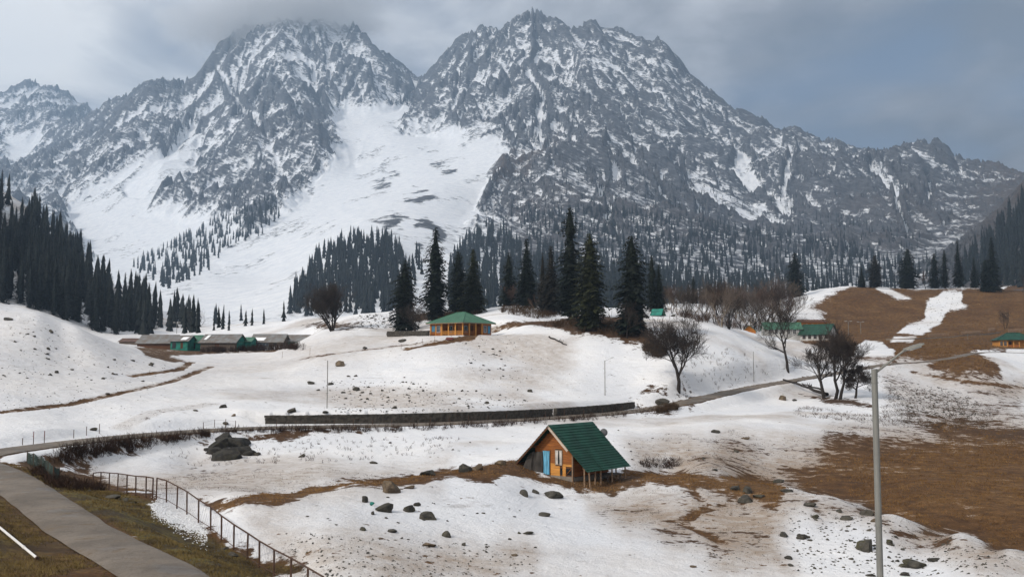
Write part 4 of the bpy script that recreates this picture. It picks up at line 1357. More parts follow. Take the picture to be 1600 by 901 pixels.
class MB:
    """Collects boxes, plates and rods in a local frame and links them as one mesh."""
    def __init__(self):
        self.v, self.f = [], []

    def hexa(self, c):
        i = len(self.v)
        self.v += [tuple(p) for p in c]
        self.f += [(i, i + 3, i + 2, i + 1), (i + 4, i + 5, i + 6, i + 7), (i, i + 1, i + 5, i + 4), (i + 1, i + 2, i + 6, i + 5), (i + 2, i + 3, i + 7, i + 6), (i + 3, i, i + 4, i + 7)]
        return self

    def box(self, x0, x1, y0, y1, z0, z1):
        return self.hexa([(x0, y0, z0), (x1, y0, z0), (x1, y1, z0), (x0, y1, z0), (x0, y0, z1), (x1, y0, z1), (x1, y1, z1), (x0, y1, z1)])

    def prism(self, outline, y0, y1):
        """Outline in x, z (anticlockwise seen from -y) extruded along y."""
        n, i = len(outline), len(self.v)
        self.v += [(x, y0, z) for x, z in outline] + [(x, y1, z) for x, z in outline]
        self.f += [tuple(range(i, i + n)), tuple(range(i + 2 * n - 1, i + n - 1, -1))]
        for k in range(n):
            a, b = i + k, i + (k + 1) % n
            self.f.append((a, a + n, b + n, b))
        return self

    def plate(self, a, b, c, d, th):
        """A slab under the quad a, b, c, d (corners in order)."""
        A, B, C, D = (Vector(p) for p in (a, b, c, d))
        n = (B - A).cross(D - A).normalized()
        if n.z < 0:
            n = -n
        lo = [p - n * th for p in (A, B, C, D)]
        if (B - A).cross(D - A).z < 0:
            return self.hexa([lo[0], lo[3], lo[2], lo[1], A, D, C, B])
        return self.hexa(lo + [A, B, C, D])

    def rod(self, a, b, r, sides=6, r2=None):
        T = []
        i = len(self.v)
        V = []
        tube(V, T, [Vector(a), Vector(b)], [r, r2 if r2 is not None else r], sides)
        self.v += V
        self.f += [tuple(x + i for x in t_) for t_ in T]
        self.f += [tuple(i + k for k in range(sides)), tuple(i + sides + k for k in range(sides - 1, -1, -1))]
        return self

    def build(self, name, material, parent=None, label=None, bevel=0.0, smooth=False):
        me = mesh_from(name, self.v, self.f, material, smooth)
        o = link(bpy.data.objects.new(name, me), parent)
        if label:
            o['label'] = label
        return o


def roof_sheet(p0, p1, q0, q1, courses, th=0.05, step=0.035, waves=0):
    """Stepped sheet between ridge edge p0-p1 and eave edge q0-q1."""
    m = MB()
    p0, p1, q0, q1 = (Vector(p) for p in (p0, p1, q0, q1))
    n = (p1 - p0).cross(q0 - p0).normalized()
    if n.z < 0:
        n = -n
    for k in range(courses):
        a, b = k / courses, (k + 1) / courses + (0.02 if k < courses - 1 else 0)
        A, B = p0.lerp(q0, a), p1.lerp(q1, a)
        C, D = p1.lerp(q1, b), p0.lerp(q0, b)
        m.plate(A + n * 0.004 * (k % 2), B + n * 0.004 * (k % 2), C + n * step, D + n * step, th)
    return m


def build_hut():
    al = math.radians(40)
    A = P(857, 664.5, 72)
    zg = -8.62
    root = empty('wooden_hut', (A.x, A.y, zg), -al)         # local x along the gable, local y along the ridge
    tag(root, 'small wooden hut with steep green roof on the snowy knoll', 'hut')
    top = A.z - zg
    HS, SL, L = 3.45, 0.93, 5.53
    def rz_(x):
        return top - SL * abs(x)
    W, b0, b1 = 1.72, 0.62, 5.15
    zb = 0.62
    # stone footing, walls of single planks
    MB().box(-W, W, b0 - 0.03, b0 + 0.25, -0.35, zb).build('footing', 'concrete', root, 'grey stone footing')
    MB().box(-W - 0.02, W - 0.0, b0 + 0.25, b1, -0.35, zb - 0.05).build('footing', 'concrete', root)
    ph = 0.175
    wall = MB().box(-W + 0.04, W - 0.04, b0 + 0.05, b0 + 0.10, zb, rz_(W) - 0.1).build('gable_wall', 'plank_dark', root)
    z = zb + 0.004
    k = 0
    while z < top - 0.25:
        z1 = min(z + ph - 0.012, top - 0.15)
        xr = min(W, (top - z1 - 0.05) / SL)
        segs = [(-xr, xr)]
        def cut(segs, a, b):
            out = []
            for s, e in segs:
                if b <= s or a >= e:
                    out.append((s, e))
                else:
                    if a > s + 0.02: out.append((s, a))
                    if b < e - 0.02: out.append((b, e))
            return out
        if z < 2.35:
            segs = cut(segs, -0.95, -0.35)                 # doorway
        if 1.45 < z1 and z < 2.42:
            segs = cut(segs, 0.15, 0.78)                   # window
        if z < 1.18 and z1 > 0.72:
            segs = cut(segs, 0.55, 0.80)                   # hatches in the lower wall
            segs = cut(segs, 1.08, 1.62)
        sunlit = z < 1.42  # sunlight on the lower gable, painted as brighter planks
        for s, e in segs:
            MB().box(s, e, b0 + rnd.uniform(-0.012, 0.008), b0 + 0.05, z, z1).build('plank', 'plank_gold' if sunlit and s > -0.4 else 'plank_orange', wall)
        z += ph
        k += 1
    MB().prism([(W - 0.04, rz_(W) - 0.12), (0, top - 0.14), (-W + 0.04, rz_(W) - 0.12)][::-1], b0 + 0.05, b0 + 0.1).build('gable_lining', 'plank_dark', wall)
    side = MB().box(W - 0.10, W - 0.05, b0 + 0.05, b1, zb, rz_(W) - 0.12).build('side_wall', 'plank_dark', root)
    z = zb
    while z < rz_(W) - 0.25:
        MB().box(W - 0.05, W + rnd.uniform(-0.01, 0.012), b0 + 0.05, b1, z, z + ph - 0.012).build('plank', 'plank_orange', side)
        z += ph
    MB().box(-W, -W + 0.06, b0 + 0.05, b1, zb - 0.04, rz_(W) - 0.12).build('side_wall', 'plank_dark', root)
    MB().box(-W, W - 0.1, b1 - 0.06, b1, zb - 0.04, rz_(W) - 0.12).build('back_wall', 'plank_dark', root)
    MB().box(W - 0.06, W + 0.05, b0 - 0.06, b0 + 0.04, zb - 0.5, rz_(W) - 0.1).build('corner_post', 'post_pale', root)
    # window with its two curtains, doorway curtain, hatches
    win = MB()
    win.box(0.12, 0.18, b0 - 0.04, b0 + 0.06, 1.42, 2.48).box(0.76, 0.82, b0 - 0.04, b0 + 0.06, 1.42, 2.48).box(0.18, 0.76, b0 - 0.04, b0 + 0.06, 2.42, 2.48).box(0.18, 0.76, b0 - 0.05, b0 + 0.06, 1.40, 1.46)
    w = win.build('window', 'post_pale', root)
    MB().box(0.18, 0.76, b0 + 0.02, b0 + 0.03, 1.46, 2.42).build('pane', 'glass_dark', w)
    def cloth(x0, x1, z0, z1, y, folds, amp):
        v, f = [], []
        nx, nz = 18, 8
        for j in range(nz + 1):
            for i in range(nx + 1):
                u_, w_ = i / nx, j / nz
                pinch = 1 - 0.12 * math.sin(w_ * 3.1)
                xm = (x0 + x1) / 2
                v.append((xm + (x0 + (x1 - x0) * u_ - xm) * pinch, y + amp * math.sin(u_ * folds * 6.283 + w_ * 0.8) * (0.5 + 0.5 * w_), z1 + (z0 - z1) * w_))
        for j in range(nz):
            for i in range(nx):
                a = j * (nx + 1) + i
                f.append((a, a + 1, a + nx + 2, a + nx + 1))
        m = MB(); m.v, m.f = v, f
        return m
    cloth(0.16, 0.44, 1.40, 2.44, b0 - 0.05, 2.5, 0.035).build('curtain', 'curtain_white', w, smooth=True)
    cloth(0.54, 0.80, 1.38, 2.44, b0 - 0.05, 2.5, 0.035).build('curtain', 'curtain_white', w, smooth=True)
    d = MB().box(-1.0, -0.95, b0 - 0.04, b0 + 0.06, 0.5, 2.42).box(-0.35, -0.30, b0 - 0.04, b0 + 0.06, 0.5, 2.42).build('doorway', 'plank_dark', root)
    cloth(-0.97, -0.33, 0.66, 2.36, b0 - 0.07, 3.5, 0.05).build('curtain', 'curtain_blue', d, 'light blue curtain over the doorway', smooth=True)
    MB().box(0.55, 0.80, b0 + 0.03, b0 + 0.05, 0.72, 1.18).build('hatch', 'glass_dark', root)
    hat = MB().box(1.08, 1.62, b0 + 0.03, b0 + 0.05, 0.72, 1.18).build('hatch', 'glass_dark', root)
    MB().rod((1.12, b0 - 0.01, 0.74), (1.58, b0 - 0.01, 1.16), 0.03, 4).build('brace', 'plank_orange', hat)
    # roof: panels of stepped green sheet on both slopes, ridge cap, barge boards
    ridge = MB().plate((-0.16, -0.03, top - 0.10), (-0.16, L + 0.03, top - 0.10), (0, L + 0.03, top + 0.05), (0, -0.03, top + 0.05), 0.03).plate((0, -0.03, top + 0.052), (0, L + 0.03, top + 0.052), (0.16, L + 0.03, top - 0.098), (0.16, -0.03, top - 0.098), 0.03).build('roof', 'roof_green', root)
    for sgn in (1, -1):
        for c in range(3):
            for rw in range(2):
                x0, x1 = sgn * HS * rw / 2, sgn * HS * (rw + 1) / 2
                y0, y1 = L * c / 3 + 0.006, L * (c + 1) / 3 - 0.006
                ext = 0.0 if rw == 0 else (0.05 if c % 2 else -0.02)
                lift = 0.0 if rw else 0.035
                sag = -0.02 * rw
                fl = 0.10 * rw
                roof_sheet((x0, y0, rz_(x0) + lift), (x0, y1, rz_(x0) + lift), (x1 + sgn * ext, y0, rz_(x1) + sag + fl), (x1 + sgn * ext, y1, rz_(x1) + sag + fl), 9 if rw == 0 else 10, 0.03, 0.05).build('roof_panel', 'roof_green', ridge)
    MB().plate((0, -0.06, top - 0.02), (0, -0.01, top - 0.02), (1.78, -0.01, rz_(1.78) - 0.02), (1.78, -0.06, rz_(1.78) - 0.02), 0.16).build('barge_board', 'barge_white', root, 'pale barge board on the gable edge')
    MB().plate((0, -0.01, top - 0.02), (0, -0.06, top - 0.02), (-HS, -0.06, rz_(HS) - 0.02), (-HS, -0.01, rz_(HS) - 0.02), 0.12).build('barge_board', 'plank_dark', root)
    for x in (-3.0, -1.6, 1.6, 3.0):
        MB().box(x - 0.05, x + 0.05, 0.1, L - 0.05, rz_(x) - 0.17, rz_(x) - 0.07).build('purlin', 'plank_dark', root)
    # posts of the open side
    for x, y, dx, bow in ((3.1, 0.12, 0.0, 0), (3.28, 0.42, 0.12, 0), (3.05, 1.55, -0.05, 0), (3.2, 1.95, 0.05, 0), (3.1, 3.55, 0.02, 0), (2.6, 4.8, 0.03, 0), (3.15, 5.2, 0.03, 0)):
        MB().rod((x + dx, y, -0.45), (x, y, rz_(x) + 0.02), 0.065, 7, 0.055).build('post', 'post_pale', root)
    for x, y in ((-3.05, 0.2), (-3.0, 2.8), (-3.05, 5.2)):
        MB().rod((x, y, -0.2), (x, y, rz_(x) - 0.06), 0.06, 6).build('post', 'plank_dark', root)
    MB().box(1.95, 3.0, 3.2, 5.0, 0.55, 0.63).box(1.98, 2.06, 3.25, 3.33, -0.3, 0.55).box(2.88, 2.96, 4.85, 4.93, -0.3, 0.55).box(2.88, 2.96, 3.25, 3.33, -0.3, 0.55).build('bench', 'plank_grey', root)
    MB().box(-0.9, -0.35, b0 - 0.55, b0 - 0.08, 0.05, 0.35).build('door_step', 'post_pale', root)
    # satellite dish on the far gable
    dish = empty('satellite_dish', tuple(root.matrix_basis @ Vector((0.85, L + 0.25, top - 0.75))), 0)
    tag(dish, 'small grey satellite dish behind the hut roof edge', 'dish')
    v, f = [], []
    for j in range(5):
        for i in range(14):
            a = i * 6.283 / 14
            r_ = 0.30 * j / 4
            v.append((math.cos(a) * r_, -0.12 + 0.9 * r_ * r_, math.sin(a) * r_))
    for j in range(4):
        for i in range(14):
            a, b = j * 14 + i, j * 14 + (i + 1) % 14
            f.append((a, b, b + 14, a + 14))
    m = MB(); m.v, m.f = v, f
    m.build('reflector', 'dish_grey', dish, smooth=True)
    MB().rod((0, -0.12, 0), (0, 0.35, -0.1), 0.02, 5).rod((0, -0.1, -0.05), (-0.2, 0.0, -1.0), 0.025, 5).build('bracket', 'dish_grey', dish)
    # tarpaulin hung under the left eave: a thing of its own
    tv, tf = [], []
    nx, nz = 22, 14
    for j in range(nz + 1):
        for i in range(nx + 1):
            u_, w_ = i / nx, j / nz
            x = -1.0 - 1.25 * u_ - 0.35 * w_ * u_
            ztop = min(rz_(x) - 0.14, 2.35 - 0.25 * u_)
            zz = ztop + (0.30 - ztop) * w_
            tv.append((x + 0.10 * math.sin(w_ * 3 + u_ * 9), b0 - 0.14 - 0.45 * w_ * (0.4 + u_) + 0.09 * math.sin(u_ * 17 + w_ * 2.0), zz + 0.03 * math.sin(u_ * 23)))
    for j in range(nz):
        for i in range(nx):
            a = j * (nx + 1) + i
            tf.append((a, a + 1, a + nx + 2, a + nx + 1))
    tp = link(bpy.data.objects.new('tarpaulin', mesh_from('tarpaulin', [tuple(root.matrix_basis @ Vector(p)) for p in tv], tf, 'tarp', True)))
    tag(tp, 'dark tarpaulin hanging beside the hut door curtain', 'tarpaulin')


build_hut()


def railing(parent, a, b, z0, h, n, material):
    A, B = Vector(a), Vector(b)
    m = MB()
    for zz in (z0 + h, z0 + h * 0.5):
        m.rod((A.x, A.y, zz), (B.x, B.y, zz), 0.035, 4)
    m.build('rail', material, parent)
    for i in range(n):
        p = A.lerp(B, (i + 0.5) / n)
        MB().box(p.x - 0.03, p.x + 0.03, p.y - 0.03, p.y + 0.03, z0, z0 + h).build('baluster', material, parent)


def window_set(parent, x0, x1, y, z0, z1, glass='glass_dark', frame='post_pale', axis='x', shutter=None):
    """A framed opening on a wall whose outside looks along -y (axis x) or +x (axis y)."""
    f = 0.07
    m, g = MB(), MB()
    if axis == 'x':
        for a, b, c, d in ((x0 - f, x0, z0 - f, z1 + f), (x1, x1 + f, z0 - f, z1 + f), (x0, x1, z1, z1 + f), (x0, x1, z0 - f, z0)):
            m.box(a, b, y - 0.07, y + 0.02, c, d)
        m.box((x0 + x1) / 2 - 0.025, (x0 + x1) / 2 + 0.025, y - 0.05, y, z0, z1)
        g.box(x0, x1, y - 0.03, y - 0.01, z0, z1)
    else:
        for a, b, c, d in ((x0 - f, x0, z0 - f, z1 + f), (x1, x1 + f, z0 - f, z1 + f), (x0, x1, z1, z1 + f), (x0, x1, z0 - f, z0)):
            m.box(y - 0.02, y + 0.07, a, b, c, d)
        m.box(y, y + 0.05, (x0 + x1) / 2 - 0.025, (x0 + x1) / 2 + 0.025, z0, z1)
        g.box(y + 0.01, y + 0.03, x0, x1, z0, z1)
    w = m.build('window', frame, parent)
    g.build('pane', shutter or glass, w)
    return w


def build_lodge():
    C = P(723, 523.5, 186)
    b = math.radians(40)
    # local x runs from the left corner to the front corner, local y runs back along the right face
    root = empty('lodge', (C.x, C.y, C.z), -b)
    tag(root, 'orange timber lodge with green hipped roof and blue shutters', 'lodge')
    LX, LY, H = 8.6, 8.2, 2.35
    MB().box(-LX - 0.15, 0.15, -0.15, LY + 0.15, -1.4, 0.0).build('plinth', 'concrete', root)
    # inner walls behind the corner veranda, outer rooms at both ends
    inner = MB().box(-LX + 3.0, -1.7, 1.5, 1.6, 0, H).box(-1.7, -1.6, 1.5, LY - 2.6, 0, H).build('inner_wall', 'plank_orange', root)
    room = MB().box(-LX, -LX + 3.0, 0, 0.12, 0, H).box(-LX, -LX + 0.12, 0.12, LY, 0, H).box(-LX + 2.88, -LX + 3.0, 0.12, 1.6, 0, H).build('wall', 'plank_orange', root)
    room2 = MB().box(-0.12, 0, LY - 2.6, LY, 0, H).box(-1.6, -0.12, LY - 2.6, LY - 2.48, 0, H).box(-LX + 0.12, -0.12, LY - 0.12, LY, 0, H).build('wall', 'plank_orange', root)
    for i in range(7):
        MB().box(-LX - 0.01, -LX + 3.0, -0.035, -0.002, 0.02 + i * 0.11, 0.12 + i * 0.11).build('plank', 'plank_orange', room)
    for x in (-LX + 0.06, -LX + 1.55, -LX + 2.95):
        MB().box(x - 0.09, x + 0.09, -0.08, 0.0, 0, H).build('corner_board', 'plank_gold', root)
    window_set(room, -LX + 0.5, -LX + 1.25, 0.0, 0.85, 1.95, frame='post_pale', shutter='blue_paint')
    window_set(room, -LX + 1.9, -LX + 2.6, 0.0, 0.7, 1.9, frame='pale_blue')
    window_set(room2, LY - 2.2, LY - 1.55, 0.0, 0.7, 1.9, axis='y', frame='pale_blue')
    window_set(room2, LY - 1.1, LY - 0.35, 0.0, 0.5, 1.95, axis='y', shutter='blue_paint')
    window_set(inner, -5.0, -4.2, 1.5, 0.7, 1.85, frame='pale_blue')
    window_set(inner, 2.2, 3.0, -1.6, 0.7, 1.85, axis='y', frame='pale_blue')
    MB().box(-3.6, -2.7, 1.46, 1.5, 0, 2.0).build('door', 'plank_dark', root)
    MB().box(-1.6, -1.56, 3.7, 4.6, 0, 2.0).build('door', 'plank_dark', root)
    for x, y in ((-LX + 3.1, 0.05), (-3.75, 0.05), (-1.95, 0.05), (-0.06, 0.06), (-0.06, 1.9), (-0.06, 3.7), (-0.06, 5.45)):
        MB().box(x - 0.10, x + 0.10, y - 0.08, y + 0.12, 0, H).build('column', 'plank_gold', root)
    railing(root, (-LX + 3.2, 0.06, 0), (-2.05, 0.06, 0), 0.05, 0.8, 14, 'plank_gold')
    railing(root, (-1.85, 0.06, 0), (-0.16, 0.06, 0), 0.05, 0.8, 7, 'plank_gold')
    railing(root, (-0.06, 0.2, 0), (-0.06, 3.6, 0), 0.05, 0.8, 12, 'plank_orange')
    MB().box(-LX, 0, -0.02, 0.14, H, H + 0.2).box(-0.14, 0.02, 0.14, LY, H, H + 0.2).build('beam', 'plank_orange', root)
    # hipped roof, each slope laid in standing-seam sheets
    o = 0.65
    x0, x1, y0, y1 = -LX - o, o, -o, LY + o
    ze, zr = H + 0.1, H + 2.25
    r0, r1 = Vector((-LX / 2 - 1.2, LY / 2, zr)), Vector((-LX / 2 + 1.2, LY / 2, zr))
    roof = MB()
    roof.plate((x0, y0, ze), (x1, y0, ze), r1, r0, 0.06)
    roof.plate((x1, y1, ze), (x0, y1, ze), r0 + Vector((0, 0.001, 0)), r1 + Vector((0, 0.001, 0)), 0.06)
    roof.plate((x1, y0, ze), (x1, y1, ze), r1 + Vector((0.001, 0.01, 0)), r1 + Vector((0.001, -0.01, 0)), 0.06)
    roof.plate((x0, y1, ze), (x0, y0, ze), r0 + Vector((-0.001, -0.01, 0)), r0 + Vector((-0.001, 0.01, 0)), 0.06)
    rf = roof.build('roof', 'roof_green_pale', root)
    for a, b_ in (((x0, y0, ze), r0), ((x1, y0, ze), r1), ((x1, y1, ze), r1), ((x0, y1, ze), r0)):
        MB().rod(Vector(a) + Vector((0, 0, 0.03)), b_ + Vector((0, 0, 0.03)), 0.07, 5).build('hip_cap', 'roof_green_pale', rf)
    MB().rod(r0 + Vector((0, 0, 0.03)), r1 + Vector((0, 0, 0.03)), 0.08, 5).build('ridge_cap', 'roof_green_pale', rf)
    for i in range(1, 16):
        f = i / 16
        e = Vector((x0 + (x1 - x0) * f, y0, ze))
        fr = min(1.0, min(f, 1 - f) / 0.38)
        tt = r0.lerp(r1, np.clip((f - 0.38) / 0.24, 0, 1))
        p1 = e + Vector((0, (tt.y - y0) * fr, (tt.z - ze) * fr))
        MB().rod(e + Vector((0, 0, 0.03)), p1 + Vector((0, 0, 0.03)), 0.025, 4).build('seam', 'roof_green_pale', rf)
        e2 = Vector((x1, y0 + (y1 - y0) * f, ze))
        fr = min(1.0, min(f, 1 - f) / 0.5)
        p2 = e2 + Vector(((r1.x - x1) * fr, 0, (zr - ze) * fr))
        MB().rod(e2 + Vector((0, 0, 0.03)), p2 + Vector((0, 0, 0.03)), 0.025, 4).build('seam', 'roof_green_pale', rf)
    MB().box(x0 + 0.02, x1 - 0.02, y0, y0 + 0.04, ze - 0.16, ze - 0.03).box(x1 - 0.04, x1, y0 + 0.05, y1, ze - 0.16, ze - 0.03).build('fascia', 'post_pale', root)
    MB().box(-3.2, -2.4, -1.6, -0.15, -1.0, -0.75).box(-3.2, -2.4, -1.0, -0.15, -0.75, -0.45).box(-3.2, -2.4, -0.6, -0.15, -0.45, -0.2).build('steps', 'concrete', root)
    m = hit(701, 531)
    mt = MB().hexa([(-0.6, -0.4, 0.05), (0.7, -0.4, 0.05), (0.9, 0.5, 0.45), (-0.4, 0.5, 0.45), (-0.6, -0.4, 0.12), (0.7, -0.4, 0.12), (0.9, 0.5, 0.52), (-0.4, 0.5, 0.52)]).build('doormat_board', 'red_mat')
    mt.location = m
    tag(mt, 'dark red board lying on the snow before the lodge steps', 'board')


build_lodge()


def gable_house(name, label, cat, px, py, Y, rz, W, D, H, rise, wallm, roofm, group=None, over=0.4, gablem=None, wins=(), seams=0, sink=1.0):
    """House with its ridge along local x, front towards local -y, front-left foot at the given pixel."""
    C = P(px, py, Y)
    root = empty(name, C, rz)
    tag(root, label, cat, group)
    MB().box(0, W, 0, 0.15, -sink, H).box(0, 0.15, 0.15, D, -sink, H).box(W - 0.15, W, 0.15, D, -sink, H).box(0.15, W - 0.15, D - 0.15, D, -sink, H).build('wall', wallm, root)
    for x in (0.0, W - 0.12):
        g = MB().prism([(0, H), (D, H), (D / 2, H + rise)], 0, 0.12).build('gable', gablem or wallm, root)
        g.rotation_euler = (0, 0, math.pi / 2)
        g.location = (x + 0.12, 0, 0)
    s = rise / (D / 2)
    rt = H + rise + 0.05
    roof = MB()
    roof.plate((-over, -over, H - s * over + 0.05), (W + over, -over, H - s * over + 0.05), (W + over, D / 2, rt), (-over, D / 2, rt), 0.07)
    roof.plate((W + over, D + over, H - s * over + 0.05), (-over, D + over, H - s * over + 0.05), (-over, D / 2 + 0.002, rt + 0.002), (W + over, D / 2 + 0.002, rt + 0.002), 0.07)
    rf = roof.build('roof', roofm, root)
    n = seams or int(W / 0.9)
    for i in range(n + 1):
        x = -over + 0.05 + (W + 2 * over - 0.1) * i / n
        MB().rod((x, -over, H - s * over + 0.07), (x, D / 2, rt + 0.02), 0.03, 4).build('seam', roofm, rf)
    MB().rod((-over, D / 2, rt), (W + over, D / 2, rt), 0.09, 5).build('ridge_cap', roofm, rf)
    for kind, a, b, c, d, ax, m1, m2 in wins:
        if kind == 'w':
            window_set(root, a, b, 0.0 if ax == 'x' else W, c, d, glass=m1, frame=m2, axis=ax)
        else:
            (MB().box(a, b, -0.05, 0.01, c, d) if ax == 'x' else MB().box(W - 0.01, W + 0.05, a, b, c, d)).build('door', m1, root)
    return root, rf


def snow_patch(root, x0, x1, y0, y1, D, H, rise, name='snow_patch'):
    s = rise / (D / 2)
    z = lambda y: H + s * y + 0.05
    MB().plate((x0, y0, z(y0) + 0.12), (x1, y0, z(y0) + 0.12), (x1 + 0.3, y1, z(y1) + 0.12), (x0 + 0.2, y1, z(y1) + 0.12), 0.06).build(name, 'snow_sheet', root, 'patch of snow left on the roof')


# the row of sheds on the left
G = 'sheds below the forest'
r, rf = gable_house('shed', 'long grey tin roofed shed, leftmost of the grey roofs', 'shed', 214, 541, 249, math.radians(-5), 9.0, 7.5, 0.95, 2.0, 'plank_dark', 'roof_tin', G, 0.5, gablem='teal_paint')
r, rf = gable_house('shed', 'teal walled shed with a snow patch on its small roof', 'shed', 266, 544, 246, math.radians(-3), 4.4, 6.0, 1.9, 1.3, 'teal_paint', 'roof_tin', G, 0.4, wins=[('d', 0.5, 1.4, 0, 1.5, 'x', 'glass_dark', None), ('d', 2.6, 3.2, 0, 1.5, 'x', 'plank_dark', None)])
snow_patch(r, 2.4, 3.9, 0.2, 1.9, 6.0, 1.9, 1.3)
r, rf = gable_house('shed', 'green roofed shed between the two long grey roofs', 'shed', 293, 545, 250, math.radians(-3), 4.6, 6.5, 1.7, 1.8, 'teal_paint', 'roof_green_pale', G, 0.3, wins=[('d', 1.2, 2.0, 0, 1.4, 'x', 'glass_dark', None)])
r, rf = gable_house('shed', 'broad brown walled shed with grey roof and teal gable end', 'shed', 313, 548, 243, math.radians(-8), 9.0, 7.0, 2.2, 1.9, 'plank_grey', 'roof_tin', G, 0.5, gablem='teal_paint', wins=[('d', 3.8, 4.8, 0, 1.9, 'x', 'plank_dark', None), ('d', 1.0, 6.0, 0, 2.1, 'y', 'teal_paint', None)])
snow_patch(r, 0.4, 1.1, 0.9, 3.0, 7.0, 2.2, 1.9)
for i in range(9):
    MB().box(0.3 + i * 0.98, 0.42 + i * 0.98, -0.06, 0.0, -0.6, 2.1).build('batten', 'plank_grey', r)
r, rf = gable_house('shed', 'teal lean-to joining the brown shed and the blue windowed one', 'shed', 371, 545, 247, math.radians(-3), 3.4, 5.0, 1.9, 1.0, 'teal_paint', 'roof_green_pale', G, 0.3)
r, rf = gable_house('shed', 'grey shed with a row of pale blue windows', 'shed', 392, 545, 251, math.radians(-2), 8.0, 7.0, 1.9, 1.9, 'plank_grey', 'roof_tin', G, 0.5,
                    wins=[('w', 0.7 + i * 0.8, 1.2 + i * 0.8, 0.7, 1.4, 'x', 'glass_dark', 'pale_blue') for i in range(5)] + [('d', 5.8, 6.6, 0, 1.5, 'x', 'glass_dark', None)])
snow_patch(r, 0.4, 3.2, 0.2, 1.7, 7.0, 1.9, 1.9)
r, rf = gable_house('shed', 'dark low roofed shed half behind the snow bank, rightmost of the sheds', 'shed', 436, 541, 256, math.radians(-6), 7.4, 6.0, 1.4, 1.6, 'teal_paint', 'roof_tin', G, 0.5)
r, rf = gable_house('shed', 'low brick red shed at the left end of the shed row', 'shed', 186, 542, 262, math.radians(-5), 6.0, 4.5, 1.5, 0.8, 'plank_grey', 'roof_rust', G, 0.3)

# the white houses on the right
r, rf = gable_house('white_house', 'long white house with green roof beyond the snow crest', 'house', 1196, 527, 264, math.radians(-6), 9.6, 7, 2.3, 1.8, 'whitewash', 'roof_green_pale', 'white houses', 0.4,
                    wins=[('w', 0.9 + i * 1.6, 1.6 + i * 1.6, 1.0, 2.1, 'x', 'glass_dark', 'whitewash') for i in range(6)])
r, rf = gable_house('entrance_wing', 'small wing with bright orange gable beside the white house', 'house', 1181, 524, 262, math.radians(78), 3.4, 3.4, 1.3, 1.4, 'orange_paint', 'roof_green_pale', 'white houses', 0.4)
r, rf = gable_house('orange_house', 'orange upper storey standing behind the steep green roof', 'house', 1254, 526, 282, math.radians(6), 7.4, 5.0, 4.2, 0.7, 'orange_paint', 'plank_dark', 'white houses', 0.4,
                    wins=[('w', 1.0 + i * 1.7, 1.6 + i * 1.7, 3.2, 3.7, 'x', 'curtain_white', 'orange_paint') for i in range(4)])
r, rf = gable_house('white_house', 'white gabled house with a steep dark green roof slope', 'house', 1250, 532, 262, math.radians(-38), 7.6, 6.5, 1.8, 2.5, 'whitewash', 'roof_green', 'white houses', 0.5,
                    wins=[('w', 0.8 + i * 1.5, 1.5 + i * 1.5, 0.5, 1.6, 'x', 'glass_dark', 'plank_dark') for i in range(5)] + [('w', 3.0, 4.0, 0.6, 1.6, 'y', 'glass_dark', 'plank_grey'), ('w', 5.4, 6.2, 0.6, 1.6, 'y', 'glass_dark', 'plank_grey')])
for i in range(9):
    MB().box(7.6, 7.66, 0.2 + i * 0.75, 0.28 + i * 0.75, -0.5, 1.8 + 2.3 * (1 - abs(0.24 + i * 0.75 - 3.25) / 3.25)).build('batten', 'whitewash', r)


def right_hut():
    C = P(1561, 543, 282)
    root = empty('timber_hut', C, math.radians(-12))
    tag(root, 'orange timber hut with green hipped roof at the right edge', 'hut')
    W, D, H = 9.5, 7.0, 2.2
    MB().box(-0.2, W, -0.2, D, -1.5, 0).build('plinth', 'concrete', root)
    w = MB().box(0, 2.4, 0, 0.12, 0, H).box(0, 0.12, 0.12, D, 0, H).box(2.4, W, 1.3, 1.42, 0, H).box(W - 0.12, W, 0, D, 0, H).box(2.28, 2.4, 0.12, 1.42, 0, H).build('wall', 'plank_gold', root)
    window_set(w, 0.4, 1.0, 0.0, 0.6, 1.8, frame='post_pale')
    window_set(w, 1.4, 2.0, 0.0, 0.6, 1.8, frame='post_pale')
    MB().box(2.9, 3.7, 1.26, 1.3, 0, 1.9).build('door', 'plank_dark', root)
    for x in (3.9, 5.4, 6.9, 8.4):
        MB().box(x - 0.1, x + 0.1, 0, 0.2, 0, H).build('column', 'plank_gold', root)
    MB().box(2.4, 5.4, 0.02, 0.1, 0.05, 0.8).build('parapet', 'plank_orange', root)
    roof = MB()
    o = 0.6
    a, b, c, d = (-o, -o, H), (W + o, -o, H), (W + o, D + o, H), (-o, D + o, H)
    e, f = Vector((3.0, D / 2, H + 2.1)), Vector((W - 3.0, D / 2, H + 2.1))
    roof.plate(a, b, f, e, 0.06).plate(c, d, e + Vector((0, .002, 0)), f + Vector((0, .002, 0)), 0.06)
    roof.plate(d, a, e + Vector((-.002, -.01, 0)), e + Vector((-.002, .01, 0)), 0.06).plate(b, c, f + Vector((.002, .01, 0)), f + Vector((.002, -.01, 0)), 0.06)
    rf_ = roof.build('roof', 'roof_green', root)
    for p, q in ((a, e), (b, f), (e, f)):
        MB().rod(Vector(p) + Vector((0, 0, .04)), Vector(q) + Vector((0, 0, .04)), 0.08, 5).build('ridge_cap', 'roof_green', rf_)


right_hut()


